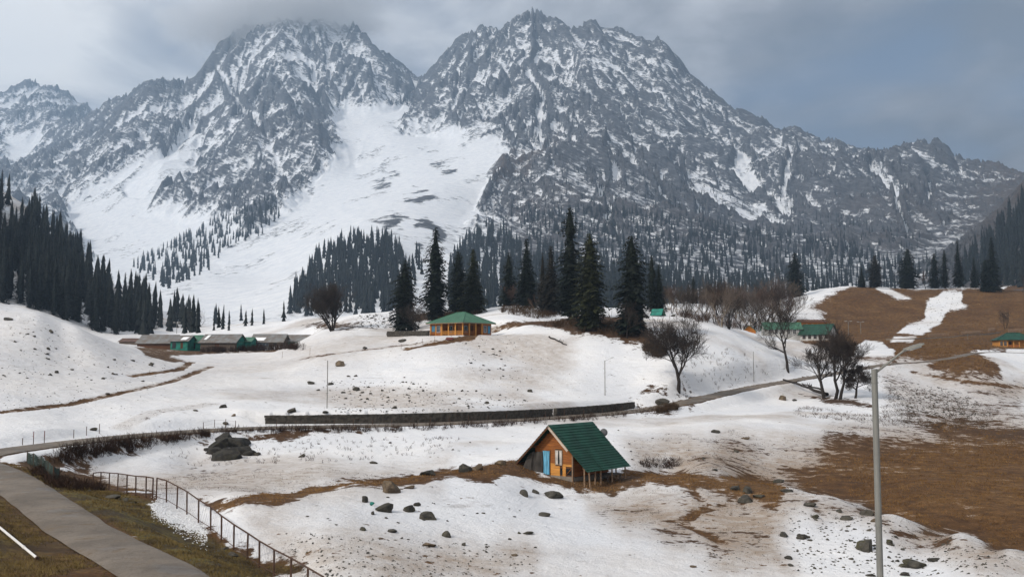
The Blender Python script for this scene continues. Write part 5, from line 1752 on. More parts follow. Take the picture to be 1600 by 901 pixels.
def tent():
    g = hit(1028, 493)
    root = empty('ridge_tent', g, math.radians(-35))
    tag(root, 'small green ridge tent on the crest beside the narrow firs', 'tent')
    MB().plate((-1.4, -1.2, 0.0), (1.4, -1.2, 0.0), (1.4, 0, 1.5), (-1.4, 0, 1.5), 0.02).plate((1.4, 1.2, 0.0), (-1.4, 1.2, 0.0), (-1.4, 0.002, 1.5), (1.4, 0.002, 1.5), 0.02).build('fly_sheet', 'teal_paint', root)
    fl = MB().prism([(-1.1, 0), (1.1, 0), (0, 1.38)], -0.02, 0.02).build('door_flap', 'tarp', root)
    fl.rotation_euler = (0, 0, math.pi / 2)
    fl.location = (-1.3, 0, 0)
    MB().rod((-1.42, 0, -0.1), (-1.42, 0, 1.6), 0.04, 5).build('pole', 'post_pale', root)
    MB().rod((1.42, 0, -0.1), (1.42, 0, 1.6), 0.04, 5).build('pole', 'post_pale', root)


tent()

# ------------------------------------------------------------------ walls, fences, lamps, poles
plain('galvanised', (0.20, 0.195, 0.175), 0.55, 0.3, 2.5, 0.0, 0.5, 0.25, stretch=(1, 1, 0.3))
plain('rust_steel', (0.085, 0.045, 0.028), 0.8, 0.4, 4.0)
plain('green_mesh', (0.050, 0.075, 0.062), 0.8, 0.4, 2.0)
plain('lamp_glass', (0.35, 0.35, 0.34), 0.3, 0.15, 1.0)
plain('white_pipe', (0.70, 0.68, 0.66), 0.5, 0.15, 2.0)
plain('red_paint', (0.18, 0.05, 0.05), 0.8, 0.3, 3.0)


def boulder_mat(name, a, b, moss):
    def f(t):
        v = t.pos()
        n1 = t.noise(v, 1.6, 6.0, 0.65)
        n2 = t.noise(v, 7.0, 5.0, 0.7)
        c = t.mix(t.step(n1, 0.35, 0.65), a, b)
        c = t.mix(t.math('MULTIPLY', t.step(n2, 0.5, 0.7), 0.6), c, tuple(x * 0.4 for x in b))
        c = t.mix(t.step(t.noise(t.vmath('ADD', v, (5.0, 3.0, 1.0)).outputs[0], 1.1, 5.0, 0.7), 0.55, 0.68), c, moss)
        t.out(c, 0.9, t.bump(n2, 0.05), 0.25)
    mat(name, f)


boulder_mat('boulder', (0.028, 0.026, 0.022), (0.085, 0.077, 0.062), (0.052, 0.048, 0.022))
boulder_mat('outcrop_rock', (0.014, 0.013, 0.012), (0.045, 0.041, 0.034), (0.03, 0.028, 0.014))
boulder_mat('boulder_brown', (0.075, 0.055, 0.038), (0.16, 0.12, 0.08), (0.07, 0.06, 0.03))


def stone_wall(name, label, p0, p1, Y0, Y1, h, thick, seed):
    """Dry-stone wall: many rough blocks with open joints, too small to tell apart, as one part."""
    rr = random.Random(seed)
    if isinstance(p0, int):
        line = [Vector(tuple(q)) - Vector((0, 0.8, 0.05)) for q in wall[p0:p1]]
    else:
        line = []
        for i in range(61):
            t = i / 60
            line.append(P(p0[0] + (p1[0] - p0[0]) * t, p0[1] + (p1[1] - p0[1]) * t, Y0 + (Y1 - Y0) * t))
    n = len(line) - 1
    root = empty(name, line[0])
    tag(root, label, 'wall')
    V, F = [], []
    core = MB()
    tot = sum((b - a).length for a, b in zip(line[:-1], line[1:]))
    def at(s):
        f = min(max(s / tot, 0), 0.9999) * n
        i = int(f)
        return line[i].lerp(line[i + 1], f - i)
    o = line[0]
    rows = max(3, int(h / 0.27))
    for r_ in range(-2, rows):
        s = rr.uniform(-0.2, 0)
        while s < tot:
            w = rr.uniform(0.22, 0.6)
            p = at(s + w / 2) - o
            d = (at(s + w) - at(s))
            d = d.normalized() if d.length > 0 else Vector((1, 0, 0))
            q = Vector((-d.y, d.x, 0)).normalized()
            hh = h / rows * rr.uniform(0.82, 0.97)
            z = h / rows * r_
            f = rr.uniform(-0.05, 0.05)
            c = []
            for zz in (z, z + hh):
                for sx, sy in ((-1, -1), (1, -1), (1, 1), (-1, 1)):
                    c.append(p + d * sx * w * 0.47 * rr.uniform(0.85, 1) + q * (sy * thick / 2 * rr.uniform(0.88, 1) - f) + Vector((0, 0, zz + rr.uniform(-0.02, 0.02))))
            i = len(V)
            V += c
            F += [(i, i + 3, i + 2, i + 1), (i + 4, i + 5, i + 6, i + 7), (i, i + 1, i + 5, i + 4), (i + 1, i + 2, i + 6, i + 5), (i + 2, i + 3, i + 7, i + 6), (i + 3, i, i + 4, i + 7)]
            s += w
    for i in range(n):
        a, b = line[i] - o, line[i + 1] - o
        d = (b - a).normalized(); q = Vector((-d.y, d.x, 0)) * thick * 0.36
        core.hexa([a - q - Vector((0, 0, 0.6)), b - q - Vector((0, 0, 0.6)), b + q - Vector((0, 0, 0.6)), a + q - Vector((0, 0, 0.6)), a - q + Vector((0, 0, h * 0.93)), b - q + Vector((0, 0, h * 0.93)), b + q + Vector((0, 0, h * 0.93)), a + q + Vector((0, 0, h * 0.93))])
    core.build('wall_core', 'wall_stone', root)
    st = link(bpy.data.objects.new('stones', mesh_from('wall_stones', V, F, 'wall_stone')), root)
    st['kind'] = 'stuff'


stone_wall('retaining_wall', 'long low dark stone wall above the road, its longer left stretch', 0, len(wall) * 2 // 3, 0, 0, WALL_H, 0.55, 1)
stone_wall('retaining_wall', 'low dark stone wall above the road, the shorter rising right stretch', len(wall) * 2 // 3, len(wall), 0, 0, WALL_H, 0.55, 2)
stone_wall('garden_wall', 'short dark stone wall left of the orange lodge', (606, 526), (669, 525.5), 197, 190, 1.15, 0.6, 3)

FENCE = [(145, 763, 739), (157, 764, 738), (170, 766, 739), (183, 769, 740), (198, 772, 742), (212, 774, 744), (228, 777, 745), (238, 779, 747), (244, 780, 747), (260, 784, 751), (276, 794, 760), (292, 803, 768), (310, 816, 781), (329, 828, 792), (346, 842, 806), (365, 858, 820), (386, 873, 834),
         (405, 887, 846), (428, 900, 859), (454, 915, 873), (480, 930, 888), (505, 945, 902)]


def rail_fence():
    pts = []
    for px, by, ty in FENCE:
        h = 1.22
        Y = F_PX * h / (by - ty) * 1.0
        g = P(px, by, Y)
        g = hit(px, by, 28)
        g.z = ground(g.x, g.y)
        pts.append(g)
    root = empty('rail_fence', pts[0])
    tag(root, 'rusty metal rail fence running down the bank beside the path', 'fence')
    o = pts[0]
    for i, g in enumerate(pts):
        lean = Vector((rnd.uniform(-0.03, 0.03), rnd.uniform(-0.04, 0.04), 0))
        hgt = (FENCE[i][1] - FENCE[i][2]) / F_PX * g.y
        MB().rod(g - o - Vector((0, 0, 0.35)), g - o + lean + Vector((0, 0, hgt)), 0.045, 5).build('post', 'rust_steel', root)
        pts[i] = (g, g + lean + Vector((0, 0, hgt)))
    for k, ((a0, a1), (b0, b1)) in enumerate(zip(pts[:-1], pts[1:])):
        if k == 7:
            continue
        MB().rod(a1 - o, b1 - o, 0.038, 5).build('top_rail', 'rust_steel', root)
        MB().rod(a0.lerp(a1, 0.12) - o, b0.lerp(b1, 0.12) - o, 0.02, 4).build('bottom_rail', 'rust_steel', root)
        w = MB()
        L = (b0 - a0).length
        n = max(3, int(L / 0.34))
        for j in range(1, n):      # diagonal wires of the netting
            f0, f1 = j / n, min(1, (j + n * 0.35) / n)
            w.rod(a0.lerp(b0, f0).lerp(a1.lerp(b1, f0), 0.12) - o, a0.lerp(b0, f1).lerp(a1.lerp(b1, f1), 0.97) - o, 0.0025, 3)
            f2 = max(0, (j - n * 0.35) / n)
            w.rod(a0.lerp(b0, f0).lerp(a1.lerp(b1, f0), 0.12) - o, a0.lerp(b0, f2).lerp(a1.lerp(b1, f2), 0.97) - o, 0.0025, 3)
        w.build('wire_netting', 'rust_steel', root)


rail_fence()


def mesh_fence():
    P0 = [(42, 722, 706), (52, 728, 708), (64, 737, 712), (75, 746, 721), (83, 752, 728), (92, 752, 731)]
    pts = []
    for px, by, ty in P0:
        g = hit(px, by, 30)
        pts.append((g, (by - ty) / F_PX * g.y))
    root = empty('mesh_fence', pts[0][0])
    tag(root, 'sagging green mesh fence at the path corner', 'fence')
    o = pts[0][0]
    for g, h in pts:
        MB().rod(g - o - Vector((0, 0, 0.3)), g - o + Vector((0, 0, h)), 0.035, 5).build('post', 'rust_steel', root)
    for (a, ha), (b, hb) in zip(pts[:-1], pts[1:]):
        m = MB()
        for i in range(26):
            f = (i + 0.5) / 26
            p = a.lerp(b, f) - o
            q = Vector((0, 0.05 * math.sin(f * 9), 0))
            m.rod(p, p + q + Vector((0, 0, (ha + (hb - ha) * f) * (1 - 0.10 * math.sin(f * 3.14)))), 0.011, 3)
        for k in range(9):
            t = (k + 0.5) / 9
            m.rod(a - o + Vector((0, 0, ha * t)), b - o + Vector((0, 0, hb * t)), 0.011, 3)
        m.build('mesh_panel', 'green_mesh', root)


mesh_fence()


def lamp_post(name, label, px, by, Y, top_py, r, arm=None, material='galvanised', group=None, base_z=None):
    """A pole, a slanting arm and a lamp head; arm = (dx, dz, head length) in metres."""
    T = P(px, top_py, Y)
    zb = base_z if base_z is not None else ground(T.x, T.y)
    h = T.z - zb
    root = empty(name, (T.x, T.y, zb))
    tag(root, label, 'street lamp' if arm else 'pole', group)
    MB().rod((0, 0, -0.4), (0, 0, h), r * 1.15, 12, r).build('pole', material, root, smooth=False)
    MB().rod((0, 0, h - 0.001), (0, 0, h + 0.015), r * 1.05, 12).build('pole_cap', material, root)
    for z in (h * 0.55, h - 0.3):
        MB().rod((0, 0, z), (0, 0, z + 0.02), r * 1.25, 12).build('collar', material, root)
    if arm:
        dx, dz, hl = arm
        a = Vector((r * 0.6, 0, h - 0.06))
        b = Vector((dx, 0, h + dz))
        MB().rod(a, b, r * 0.42, 8, r * 0.36).build('arm', material, root)
        d = Vector((hl, 0, hl * 0.32))
        n = Vector((-d.z, 0, d.x)).normalized()
        w, t = hl * 0.2, hl * 0.09
        head = MB()
        secs = [(0.0, 0.35, 0.7), (0.12, 0.75, 1.0), (0.5, 1.0, 1.1), (0.85, 0.95, 0.9), (1.0, 0.55, 0.5)]
        i0 = 0
        for f, ww, tt in secs:
            c = b + d * f
            for sy, sn in ((-1, -0.6), (-0.7, 1), (0.7, 1), (1, -0.6)):
                head.v.append(tuple(c + Vector((0, sy * w * ww, 0)) + n * sn * t * tt))
        for k in range(len(secs) - 1):
            for s in range(4):
                p, q = k * 4 + s, k * 4 + (s + 1) % 4
                head.f.append((p, q, q + 4, p + 4))
        head.f += [(3, 2, 1, 0), tuple(len(secs) * 4 - 4 + k for k in range(4))]
        hd = head.build('lamp_head', material, root)
        c = b + d * 0.5 - n * t * 0.75
        MB().hexa([c + Vector((0, y * w * 0.7, 0)) + d * x * 0.3 - n * zz for zz in (0.025, 0.0) for x, y in ((-1, -1), (1, -1), (1, 1), (-1, 1))]).build('lens', 'lamp_glass', hd)
        MB().rod(b - d * 0.08, b + d * 0.10, r * 0.6, 8).build('clamp', material, root)
    return root


lamp_post('street_lamp', 'tall grey street lamp in the right foreground', 1366, 0, 22.0, 577, 0.066, (0.70, 0.44, 0.42))
lamp_post('street_lamp', 'thin distant street lamp on the snow above the stone wall end', 945, 0, 153.0, 563, 0.06, (1.0, 0.4, 0.4))
lamp_post('pole', 'thin bare pole on the snow above the long stone wall', 512, 0, 122.0, 563, 0.05, None)
lamp_post('pole', 'thin bare pole beside the road bend near the slanting tree', 1177, 0, 180.0, 549, 0.05, None)
lamp_post('pole', 'short bare pole below the timber fence on the brown hill', 1512, 0, 318.0, 521, 0.07, None)
for px, by, tp, lab in ((1326, 524, 502, 'double headed lamp on the brown hill, nearer the white houses'), (1345, 521, 503, 'double headed lamp on the brown hill, farther from the white houses'), (276, 521, 504, 'double headed lamp behind the long grey shed')):
    g = hit(px, by, 230)
    root = empty('street_lamp', g)
    tag(root, lab, 'street lamp')
    h = (by - tp) / F_PX * g.y
    MB().rod((0, 0, -0.4), (0, 0, h), 0.10, 6).build('pole', 'galvanised', root)
    MB().rod((-0.9, 0, h), (0.9, 0, h), 0.06, 5).build('arm', 'galvanised', root)
    for s in (-1, 1):
        MB().box(s * 0.9 - 0.35, s * 0.9 + 0.35, -0.18, 0.18, h + 0.02, h + 0.20).build('lamp_head', 'lamp_glass', root)

# snow stakes left of the road, wire fence along the road
for i, (px, by, ty, red) in enumerate([(35, 695, 684, 0), (52, 694, 674, 1), (69, 693, 673, 1), (115, 684, 671, 0), (135, 680, 666, 0), (155, 677, 662, 0)]):
    g = hit(px, by, 60)
    root = empty('marker_stake', g)
    h = (by - ty) / F_PX * g.y
    tag(root, ['short dark stake, first from the left edge above the road', 'red topped stake, nearer the left edge of two', 'red topped stake, farther from the left edge of two', 'grey stake, leftmost of three beside the dark boulder', 'grey stake left of the dark boulder', 'grey stake right of the dark boulder'][i], 'stake', 'stakes above the road')
    MB().rod((0, 0, -0.2), (0, 0, h * 0.55), 0.035, 5).build('shaft', 'rust_steel', root)
    MB().rod((0, 0, h * 0.551), (0, 0, h), 0.035, 5).build('top', 'red_paint' if red else 'rust_steel', root)


def wire_fence(name, label, pix, h, material, ymin=40, wires=3):
    pts = [hit(px, py, ymin) for px, py in pix]
    root = empty(name, pts[0])
    tag(root, label, 'fence')
    o = pts[0]
    for g in pts:
        MB().rod(g - o - Vector((0, 0, 0.2)), g - o + Vector((rnd.uniform(-0.05, 0.05), 0, h * rnd.uniform(0.9, 1.1))), 0.035, 5).build('post', material, root)
    for k in range(wires):
        m = MB()
        for a, b in zip(pts[:-1], pts[1:]):
            m.rod(a - o + Vector((0, 0, h * (k + 1) / (wires + 0.2))), b - o + Vector((0, 0, h * (k + 1) / (wires + 0.2))), 0.008, 3)
        m.build('wire', material, root)


wire_fence('wire_fence', 'thin wire fence along the near edge of the road', [(432 + i * 30, 670 - i * 0.9 - (0.018 * max(0, i - 8) ** 2) * 6) for i in range(20)], 0.9, 'rust_steel', 60)
wire_fence('wire_fence', 'short wire fence curving up from the road bend', [(318, 671), (335, 667), (352, 668), (368, 670)], 0.9, 'rust_steel', 60, 2)
wire_fence('stake_fence', 'few wooden stakes on the dirty snow below the lodge', [(627, 545), (660, 537), (679, 533)], 1.0, 'post_pale', 100, 1)
wire_fence('stake_fence', 'two posts of a broken fence below the shed hedge', [(441, 559), (484, 555)], 1.3, 'post_pale', 100, 1)


def timber_fence(label, pix, h, ymin=250):
    pts = [hit(px, py, ymin) for px, py in pix]
    root = empty('timber_fence', pts[0])
    tag(root, label, 'fence')
    o = pts[0]
    for a, b in zip(pts[:-1], pts[1:]):
        n = max(3, int((b - a).length / 0.9))
        for i in range(n):
            p = a.lerp(b, i / n) - o
            MB().box(p.x - 0.32, p.x + 0.32, p.y - 0.04, p.y + 0.04, p.z - 0.4, p.z + h * rnd.uniform(0.93, 1.05)).build('board', 'post_pale', root)
        MB().rod(a - o + Vector((0, 0.08, h * 0.75)), b - o + Vector((0, 0.08, h * 0.75)), 0.06, 4).build('rail', 'post_pale', root)


timber_fence('pale board fence on the brown hill under the snow strip', [(1452, 526), (1470, 525), (1485, 524)], 1.1)
timber_fence('brown board fence in the middle of the hill terrace', [(1503, 523), (1520, 522), (1534, 521)], 1.2)
timber_fence('short reddish board fence on the terrace by the leafless tree', [(1545, 518), (1556, 517)], 1.3)
timber_fence('board fence behind the orange hut at the right edge', [(1577, 520), (1590, 519), (1605, 518)], 1.3)


def terrace():
    pts = [hit(px, py, 250) for px, py in ((1385, 531), (1420, 530), (1450, 529), (1490, 527), (1502, 525), (1535, 523), (1563, 520))]
    m = MB()
    o = pts[0]
    for a, b in zip(pts[:-1], pts[1:]):
        a, b = a - o, b - o
        m.hexa([a + Vector((0, -0.2, -0.5)), b + Vector((0, -0.2, -0.5)), b + Vector((0, 0.5, -0.5)), a + Vector((0, 0.5, -0.5)), a + Vector((0, -0.2, 0.35)), b + Vector((0, -0.2, 0.35)), b + Vector((0, 0.5, 0.35)), a + Vector((0, 0.5, 0.35))])
    ob = m.build('terrace_wall', 'concrete')
    ob.location = o
    tag(ob, 'low pale terrace wall across the foot of the brown hill', 'wall')


terrace()

# the white pipe lying in the grass, and a log
a, b = hit(-12, 818), hit(58, 876)
pipe = empty('pipe', a)
tag(pipe, 'long white pipe lying in the grass at the left corner', 'pipe')
MB().rod(Vector((0, 0, 0.10)), b - a + Vector((0, 0, 0.10)), 0.045, 8).build('tube', 'white_pipe', pipe)
MB().rod((b - a) * 0.72 + Vector((0, 0, 0.10)), (b - a) * 0.74 + Vector((0, 0, 0.10)), 0.06, 8).build('joint', 'white_pipe', pipe)
MB().rod((b - a) * 0.99 + Vector((0, 0, 0.10)), (b - a) * 1.004 + Vector((0, 0, 0.10)), 0.06, 8).build('end_collar', 'rust_steel', pipe)


def log(label, p0, p1, r, seed, ymin=60, lift=0.1):
    a, b = hit(*p0, ymin), hit(*p1, ymin)
    V, T = [], []
    rr = random.Random(seed)
    n = 7
    pts = [(b - a) * (i / n) + Vector((rr.gauss(0, .12), rr.gauss(0, .12), lift + rr.uniform(0, .15))) for i in range(n + 1)]
    tube(V, T, pts, [r * (1 - 0.5 * i / n) for i in range(n + 1)], 7)
    for k in range(3):
        i = rr.randint(2, n - 1)
        tube(V, T, [pts[i], pts[i] + Vector((rr.uniform(-.6, .6), rr.uniform(-.5, .5), rr.uniform(.3, .9)))], [r * 0.4, r * 0.1], 4)
    o = link(bpy.data.objects.new('fallen_log', tri_mesh('fallen_log', np.array(V), np.array(T), 'bark_dark', smooth=True)))
    o.location = a
    tag(o, label, 'log')


log('dark fallen trunk slanting from the road to the tree clump', (1292, 620), (1226, 596), 0.30, 1, 60, 0.35)
log('thinner fallen trunk lying above the other one by the clump', (1282, 612), (1252, 602), 0.18, 2, 60, 0.35)
log('short dark log on the snow slope of the crest', (858, 527), (884, 540), 0.16, 3)

# ------------------------------------------------------------------ boulders
def rock_mesh(seed, sub=3, flat=0.7):
    bm = bmesh.new()
    bmesh.ops.create_icosphere(bm, subdivisions=sub, radius=1.0)
    off = Vector((seed * 7.3, seed * 3.1, seed * 1.7))
    cuts = []
    rr = random.Random(seed)
    for _ in range(13):
        n = Vector((rr.gauss(0, 1), rr.gauss(0, 1), rr.gauss(0, 0.8))).normalized()
        cuts.append((n, rr.uniform(0.45, 0.82)))
    for v in bm.verts:
        p = v.co.copy()
        for n, d in cuts:
            e = p.dot(n) - d
            if e > 0:
                p -= n * e * 0.97
        p *= 1.1 + 0.14 * mnoise.noise(p * 1.3 + off) + 0.09 * mnoise.noise(p * 3.7 + off) + 0.05 * mnoise.noise(p * 8.0 + off)
        v.co = Vector((p.x, p.y, p.z * flat))
    me = bpy.data.meshes.new('boulder')
    bm.to_mesh(me); bm.free()
    return me


ROCKS = []
for s in range(10):
    for m in ('boulder', 'boulder_brown'):
        me = rock_mesh(s + 1, 3, [0.85, 0.6, 0.75, 0.9, 0.55, 0.8, 0.7, 0.65, 0.95, 0.5][s])
        me.materials.append(MATS[m])
        ROCKS.append(me)


def boulder(px, py, w, label, group=None, kind=None, mt=0, squash=1.0, name='boulder'):
    g = hit(px, py, 20)
    r = w / F_PX * g.y / 2
    k = kind if kind is not None else rnd.randrange(10)
    o = bpy.data.objects.new(name, ROCKS[k * 2 + mt])
    o.location = (g.x, g.y + r * 0.4, ground(g.x, g.y + r * 0.4) + r * 0.12)
    o.scale = (r * 1.15, r * rnd.uniform(0.8, 1.1), r * squash * rnd.uniform(0.9, 1.1))
    o.rotation_euler = (rnd.uniform(-0.15, 0.15), rnd.uniform(-0.2, 0.2), rnd.uniform(0, 6.28))
    link(o)
    tag(o, label, 'boulder' if w > 9 else 'stone', group)
    return o


BIG = [
    (612, 770, 34, 'brown boulder on the grassy rim at the top of the foreground stones', 3, 1, 1.1), (640, 763, 18, 'flat brown stone touching the brown boulder on the rim', 4, 1, 0.8), (570, 784, 16, 'mossy pointed stone at the left of the foreground boulder group', 0, 0, 1.1),
    (598, 799, 31, 'rounded dark boulder with a green bag beside it', 3, 0, 1.0), (582, 803, 9, 'small dark stone just below the green bag', 0, 0, 1), (637, 799, 23, 'blocky dark boulder in the middle of the foreground group', 5, 0, 1.2), (652, 790, 12, 'small grey stone touching the blocky boulder', 2, 0, 1),
    (666, 811, 31, 'mossy tilted boulder at the right of the foreground group', 8, 0, 1.0), (668, 742, 33, 'long flat grey slab on the grassy rim', 4, 0, 0.75), (726, 737, 25, 'grey wedge boulder on the rim left of the hut', 2, 0, 1.2), (747, 734, 20, 'brown wedge boulder on the rim next to the grey one', 5, 1, 1.2),
    (783, 726, 22, 'low brown stone on the rim closest to the hut tarpaulin', 1, 1, 0.7), (567, 828, 13, 'lone dark stone low in the foreground snow', 5, 0, 0.9), (611, 831, 17, 'half buried stone in trodden foreground snow', 1, 0, 0.6), (670, 853, 24, 'flat brown stone near the bottom of the snow', 4, 1, 0.6), (696, 838, 15, 'angular dark stone right of the trodden patch', 0, 0, 1.1),
    (725, 852, 10, 'narrow upright dark stone in the foreground snow', 8, 0, 1.4), (819, 774, 18, 'dark angular stone in front of the hut footing', 0, 0, 0.9), (836, 770, 13, 'small stone between two others in front of the hut', 6, 0, 1.0), (866, 778, 31, 'long grey boulder in front of the hut gable', 1, 0, 0.75),
    (849, 806, 21, 'flat dark stone in smooth snow below the hut', 9, 0, 0.6), (824, 834, 17, 'low dark stone in the smooth snow, second below the hut', 9, 0, 0.6), (803, 868, 14, 'low brown stone in the smooth snow, lowest below the hut', 4, 1, 0.6),
    (399, 711, 15, 'dark stone at the right foot of the large outcrop', 3, 0, 0.7), (471, 714, 12, 'dark stone standing alone on the snow field', 3, 0, 0.9), (583, 724, 13, 'low dark stone at the edge of the dirty snow field', 1, 0, 0.7),
    (1356, 860, 38, 'big dark brown boulder behind the street lamp pole', 8, 0, 1.35), (1391, 850, 15, 'dark wedge stone right of the lamp pole', 0, 0, 0.9), (1358, 805, 22, 'dark rock above the big dark brown boulder', 2, 0, 0.9), (1367, 815, 16, 'brown rock squeezed beside the lamp pole', 5, 1, 0.8), (1324, 812, 21, 'flat dark rock on the right snow slope', 1, 0, 0.7),
    (1265, 791, 21, 'dark rock at the top of the right snow slope', 9, 0, 0.8), (1274, 809, 15, 'dark rounded rock under the topmost one on the right slope', 3, 0, 0.9), (1312, 800, 14, 'rock on the right slope rim', 6, 0, 0.7), (1226, 838, 16, 'upright mossy rock at the left of the right slope', 8, 0, 1.3), (1253, 842, 17, 'tilted mossy rock on the right slope', 2, 0, 1.0),
    (1234, 873, 15, 'low mossy rock near the bottom right', 1, 0, 0.7), (1236, 884, 10, 'small round stone under the low mossy rock', 3, 0, 0.8), (1436, 886, 40, 'long dark slab in the snow right of the lamp pole', 9, 0, 0.7), (1415, 886, 18, 'leaning slab beside the long dark slab', 4, 0, 0.9), (1461, 876, 24, 'dark slab uphill of the long slab', 4, 0, 0.7), (1416, 899, 17, 'dark slab cut by the bottom edge of the picture', 1, 0, 0.8), (1362, 900, 18, 'dark stone at the foot of the picture left of the pole', 4, 0, 0.7),
    (1165, 784, 28, 'pale grey rock at the front of the grassy rock pile', 2, 0, 0.9), (1150, 765, 22, 'dark rock at the back of the grassy rock pile', 5, 0, 0.7), (1170, 770, 22, 'grey rock in the middle of the grassy rock pile', 0, 0, 0.8), (1187, 777, 22, 'flat rock at the right of the grassy rock pile', 4, 0, 0.6), (1217, 754, 18, 'dark stone on the far rim beside the brown plain', 1, 0, 0.7), (1232, 768, 22, 'low dark rocks where the rim meets the plain', 9, 0, 0.5),
    (1035, 632, 25, 'mossy dark boulder beside the stone wall end', 1, 0, 0.8), (1224, 625, 14, 'brown pointed boulder below the fallen trunk', 8, 1, 1.5), (1242, 626, 8, 'small dark stone right of the pointed boulder', 1, 0, 0.8),
    (347, 637, 15, 'dark boulder alone on the left snow slope above the road', 8, 0, 1.0), (364, 650, 8, 'small brown stone under the lone boulder on the left slope', 3, 1, 1), (352, 663, 11, 'pair-like dark stone close above the road', 6, 0, 0.8), (305, 642, 9, 'dark stone left of the lone boulder above the road', 1, 0, 0.7), (455, 647, 18, 'square dark boulder touching the left end of the long wall', 5, 0, 1.0),
    (486, 600, 13, 'grey boulder left of the thin pole on the snow', 3, 0, 0.9), (497, 610, 7, 'small dark stone under the grey boulder by the pole', 5, 0, 0.9), (517, 601, 9, 'small grey stone right of the thin pole', 2, 0, 0.9), (531, 572, 18, 'brown boulder at the top of the snow slope near the pole', 3, 1, 0.9), (557, 610, 14, 'dark boulder in the middle of the speckled slope', 1, 0, 0.9), (507, 647, 11, 'grey stone by the wall at the foot of the pole', 1, 0, 0.7),
    (570, 545, 11, 'dark stone on the dirty track below the lodge wall', 2, 0, 0.8), (629, 534, 14, 'dark rounded stone on the snow below the lodge wall', 1, 0, 0.7), (616, 638, 10, 'dark stone just above the wall in the speckled slope', 6, 0, 0.9), (828, 612, 10, 'dark slanting stone on the crest slope above the wall', 8, 0, 1.1), (761, 630, 8, 'upright dark stone above the wall', 8, 0, 1.3),
    (145, 672, 14, 'flat dark boulder between the grey stakes', 1, 0, 0.7), (10, 500, 15, 'dark flat stone high on the left hill', 9, 0, 0.6), (79, 519, 9, 'small black stone on the left hill side', 3, 0, 1.0), (167, 616, 8, 'dark stone on the cart track at left', 1, 0, 0.8), (1118, 676, 14, 'dark flat stone right of the hut on the snow', 2, 0, 0.7), (1166, 686, 15, 'brown flat stone farther right on the snow', 4, 1, 0.7), (1151, 706, 9, 'small dark stone on the dirty snow right of the hut', 3, 0, 0.8),
    (1117, 735, 11, 'low dark stone behind the grassy rim', 1, 0, 0.6), (1100, 717, 7, 'tiny dark stone in front of the dirty snow patch', 5, 0, 0.8), (1083, 886, 12, 'brown clod in the snow at the bottom', 1, 1, 0.6), (1051, 494, 10, 'dark stone below the green tent', 9, 0, 0.7), (171, 779, 26, 'pale flat rock on the verge under the rail fence', 9, 0, 0.6), (196, 783, 14, 'upright dark rock on the verge beside the pale flat rock', 8, 0, 1.3), (205, 786, 15, 'white topped slab leaning on the verge rocks', 4, 0, 0.5),
    (137, 768, 10, 'small dark stone at the edge of the verge shrubs', 3, 0, 0.7), (362, 868, 18, 'grey rock at the foot of the rail fence', 6, 0, 0.7), (351, 858, 12, 'dark rock beside the grey rock under the fence', 2, 0, 0.7), (149, 873, 12, 'stone on the path edge near the bottom', 1, 0, 0.7), (220, 829, 8, 'brownish clod on the verge by the snow heap', 3, 1, 0.8),
]
for px, py, w, lab, kd, mt, sq in BIG:
    boulder(px, py, w, lab, 'boulders and stones', kd, mt, sq)
for poly, n, lo, hi, lab, grp, seed in (
        ([(520, 585), (640, 590), (760, 610), (860, 632), (700, 642), (540, 644)], 46, 3.5, 7, 'small dark stone on the speckled snow slope above the wall', 'small stones above the wall', 1),
        ([(720, 535), (780, 545), (800, 600), (740, 580)], 16, 3.5, 7, 'small dark stone on the slope below the lodge corner', 'small stones below the lodge', 2),
        ([(1240, 800), (1330, 805), (1480, 850), (1520, 890), (1260, 890)], 40, 4, 9, 'small dark stone among the rocks of the right snow slope', 'small stones of the right slope', 3),
        ([(0, 500), (120, 540), (260, 570), (230, 600), (0, 590)], 30, 3.5, 8, 'small dark stone on the left hill side', 'small stones of the left hill', 4),
        ([(430, 760), (700, 760), (900, 790), (850, 880), (480, 850)], 34, 3.5, 7, 'small dark stone scattered in the foreground snow', 'small stones of the foreground', 5),
        ([(560, 494), (640, 490), (640, 514), (560, 512)], 22, 3, 6, 'small dark stone on the rough snow beside the many stemmed tree', 'small stones by the many stemmed tree', 6),
        ([(330, 700), (700, 680), (1000, 670), (1200, 690), (1000, 720), (700, 720)], 20, 3, 5, 'tiny dark stone on the snow field behind the hut', 'small stones of the snow field', 7)):
    x, y = scatter(poly, n, 40 + seed)
    for a, b in zip(x, y):
        boulder(a, b, rnd.uniform(lo, hi), lab, grp, None, 0, rnd.uniform(0.6, 1.0), 'stone')

# the outcrop: one mass of bedrock showing as ragged ledges with snow between
g0 = hit(352, 708, 20)
oc = empty('rock_outcrop', g0)
tag(oc, 'large dark rock outcrop in the snow field under the road', 'outcrop')
for i, (px, py, w, kd, sq) in enumerate([(338, 700, 36, 3, 0.9), (352, 718, 50, 5, 0.75), (374, 708, 40, 8, 0.8), (334, 709, 28, 0, 0.7), (362, 697, 46, 2, 0.7), (386, 711, 24, 3, 0.7), (345, 690, 40, 5, 0.7), (368, 716, 22, 6, 0.6), (326, 703, 18, 8, 0.7)]):
    g = hit(px, py, 20)
    r_ = w / F_PX * g.y / 2
    o = bpy.data.objects.new('ledge', ROCKS[kd * 2])
    o.location = g - g0 + Vector((0, r_ * 0.4, r_ * 0.05)); o.scale = (r_ * 1.2, r_ * 1.1, r_ * sq * 1.1); o.rotation_euler = (0.1, 0.12 * (i % 3 - 1), i * 1.1)
    link(o, oc)
    o.material_slots[0].link = 'OBJECT'
    o.material_slots[0].material = MATS['outcrop_rock']
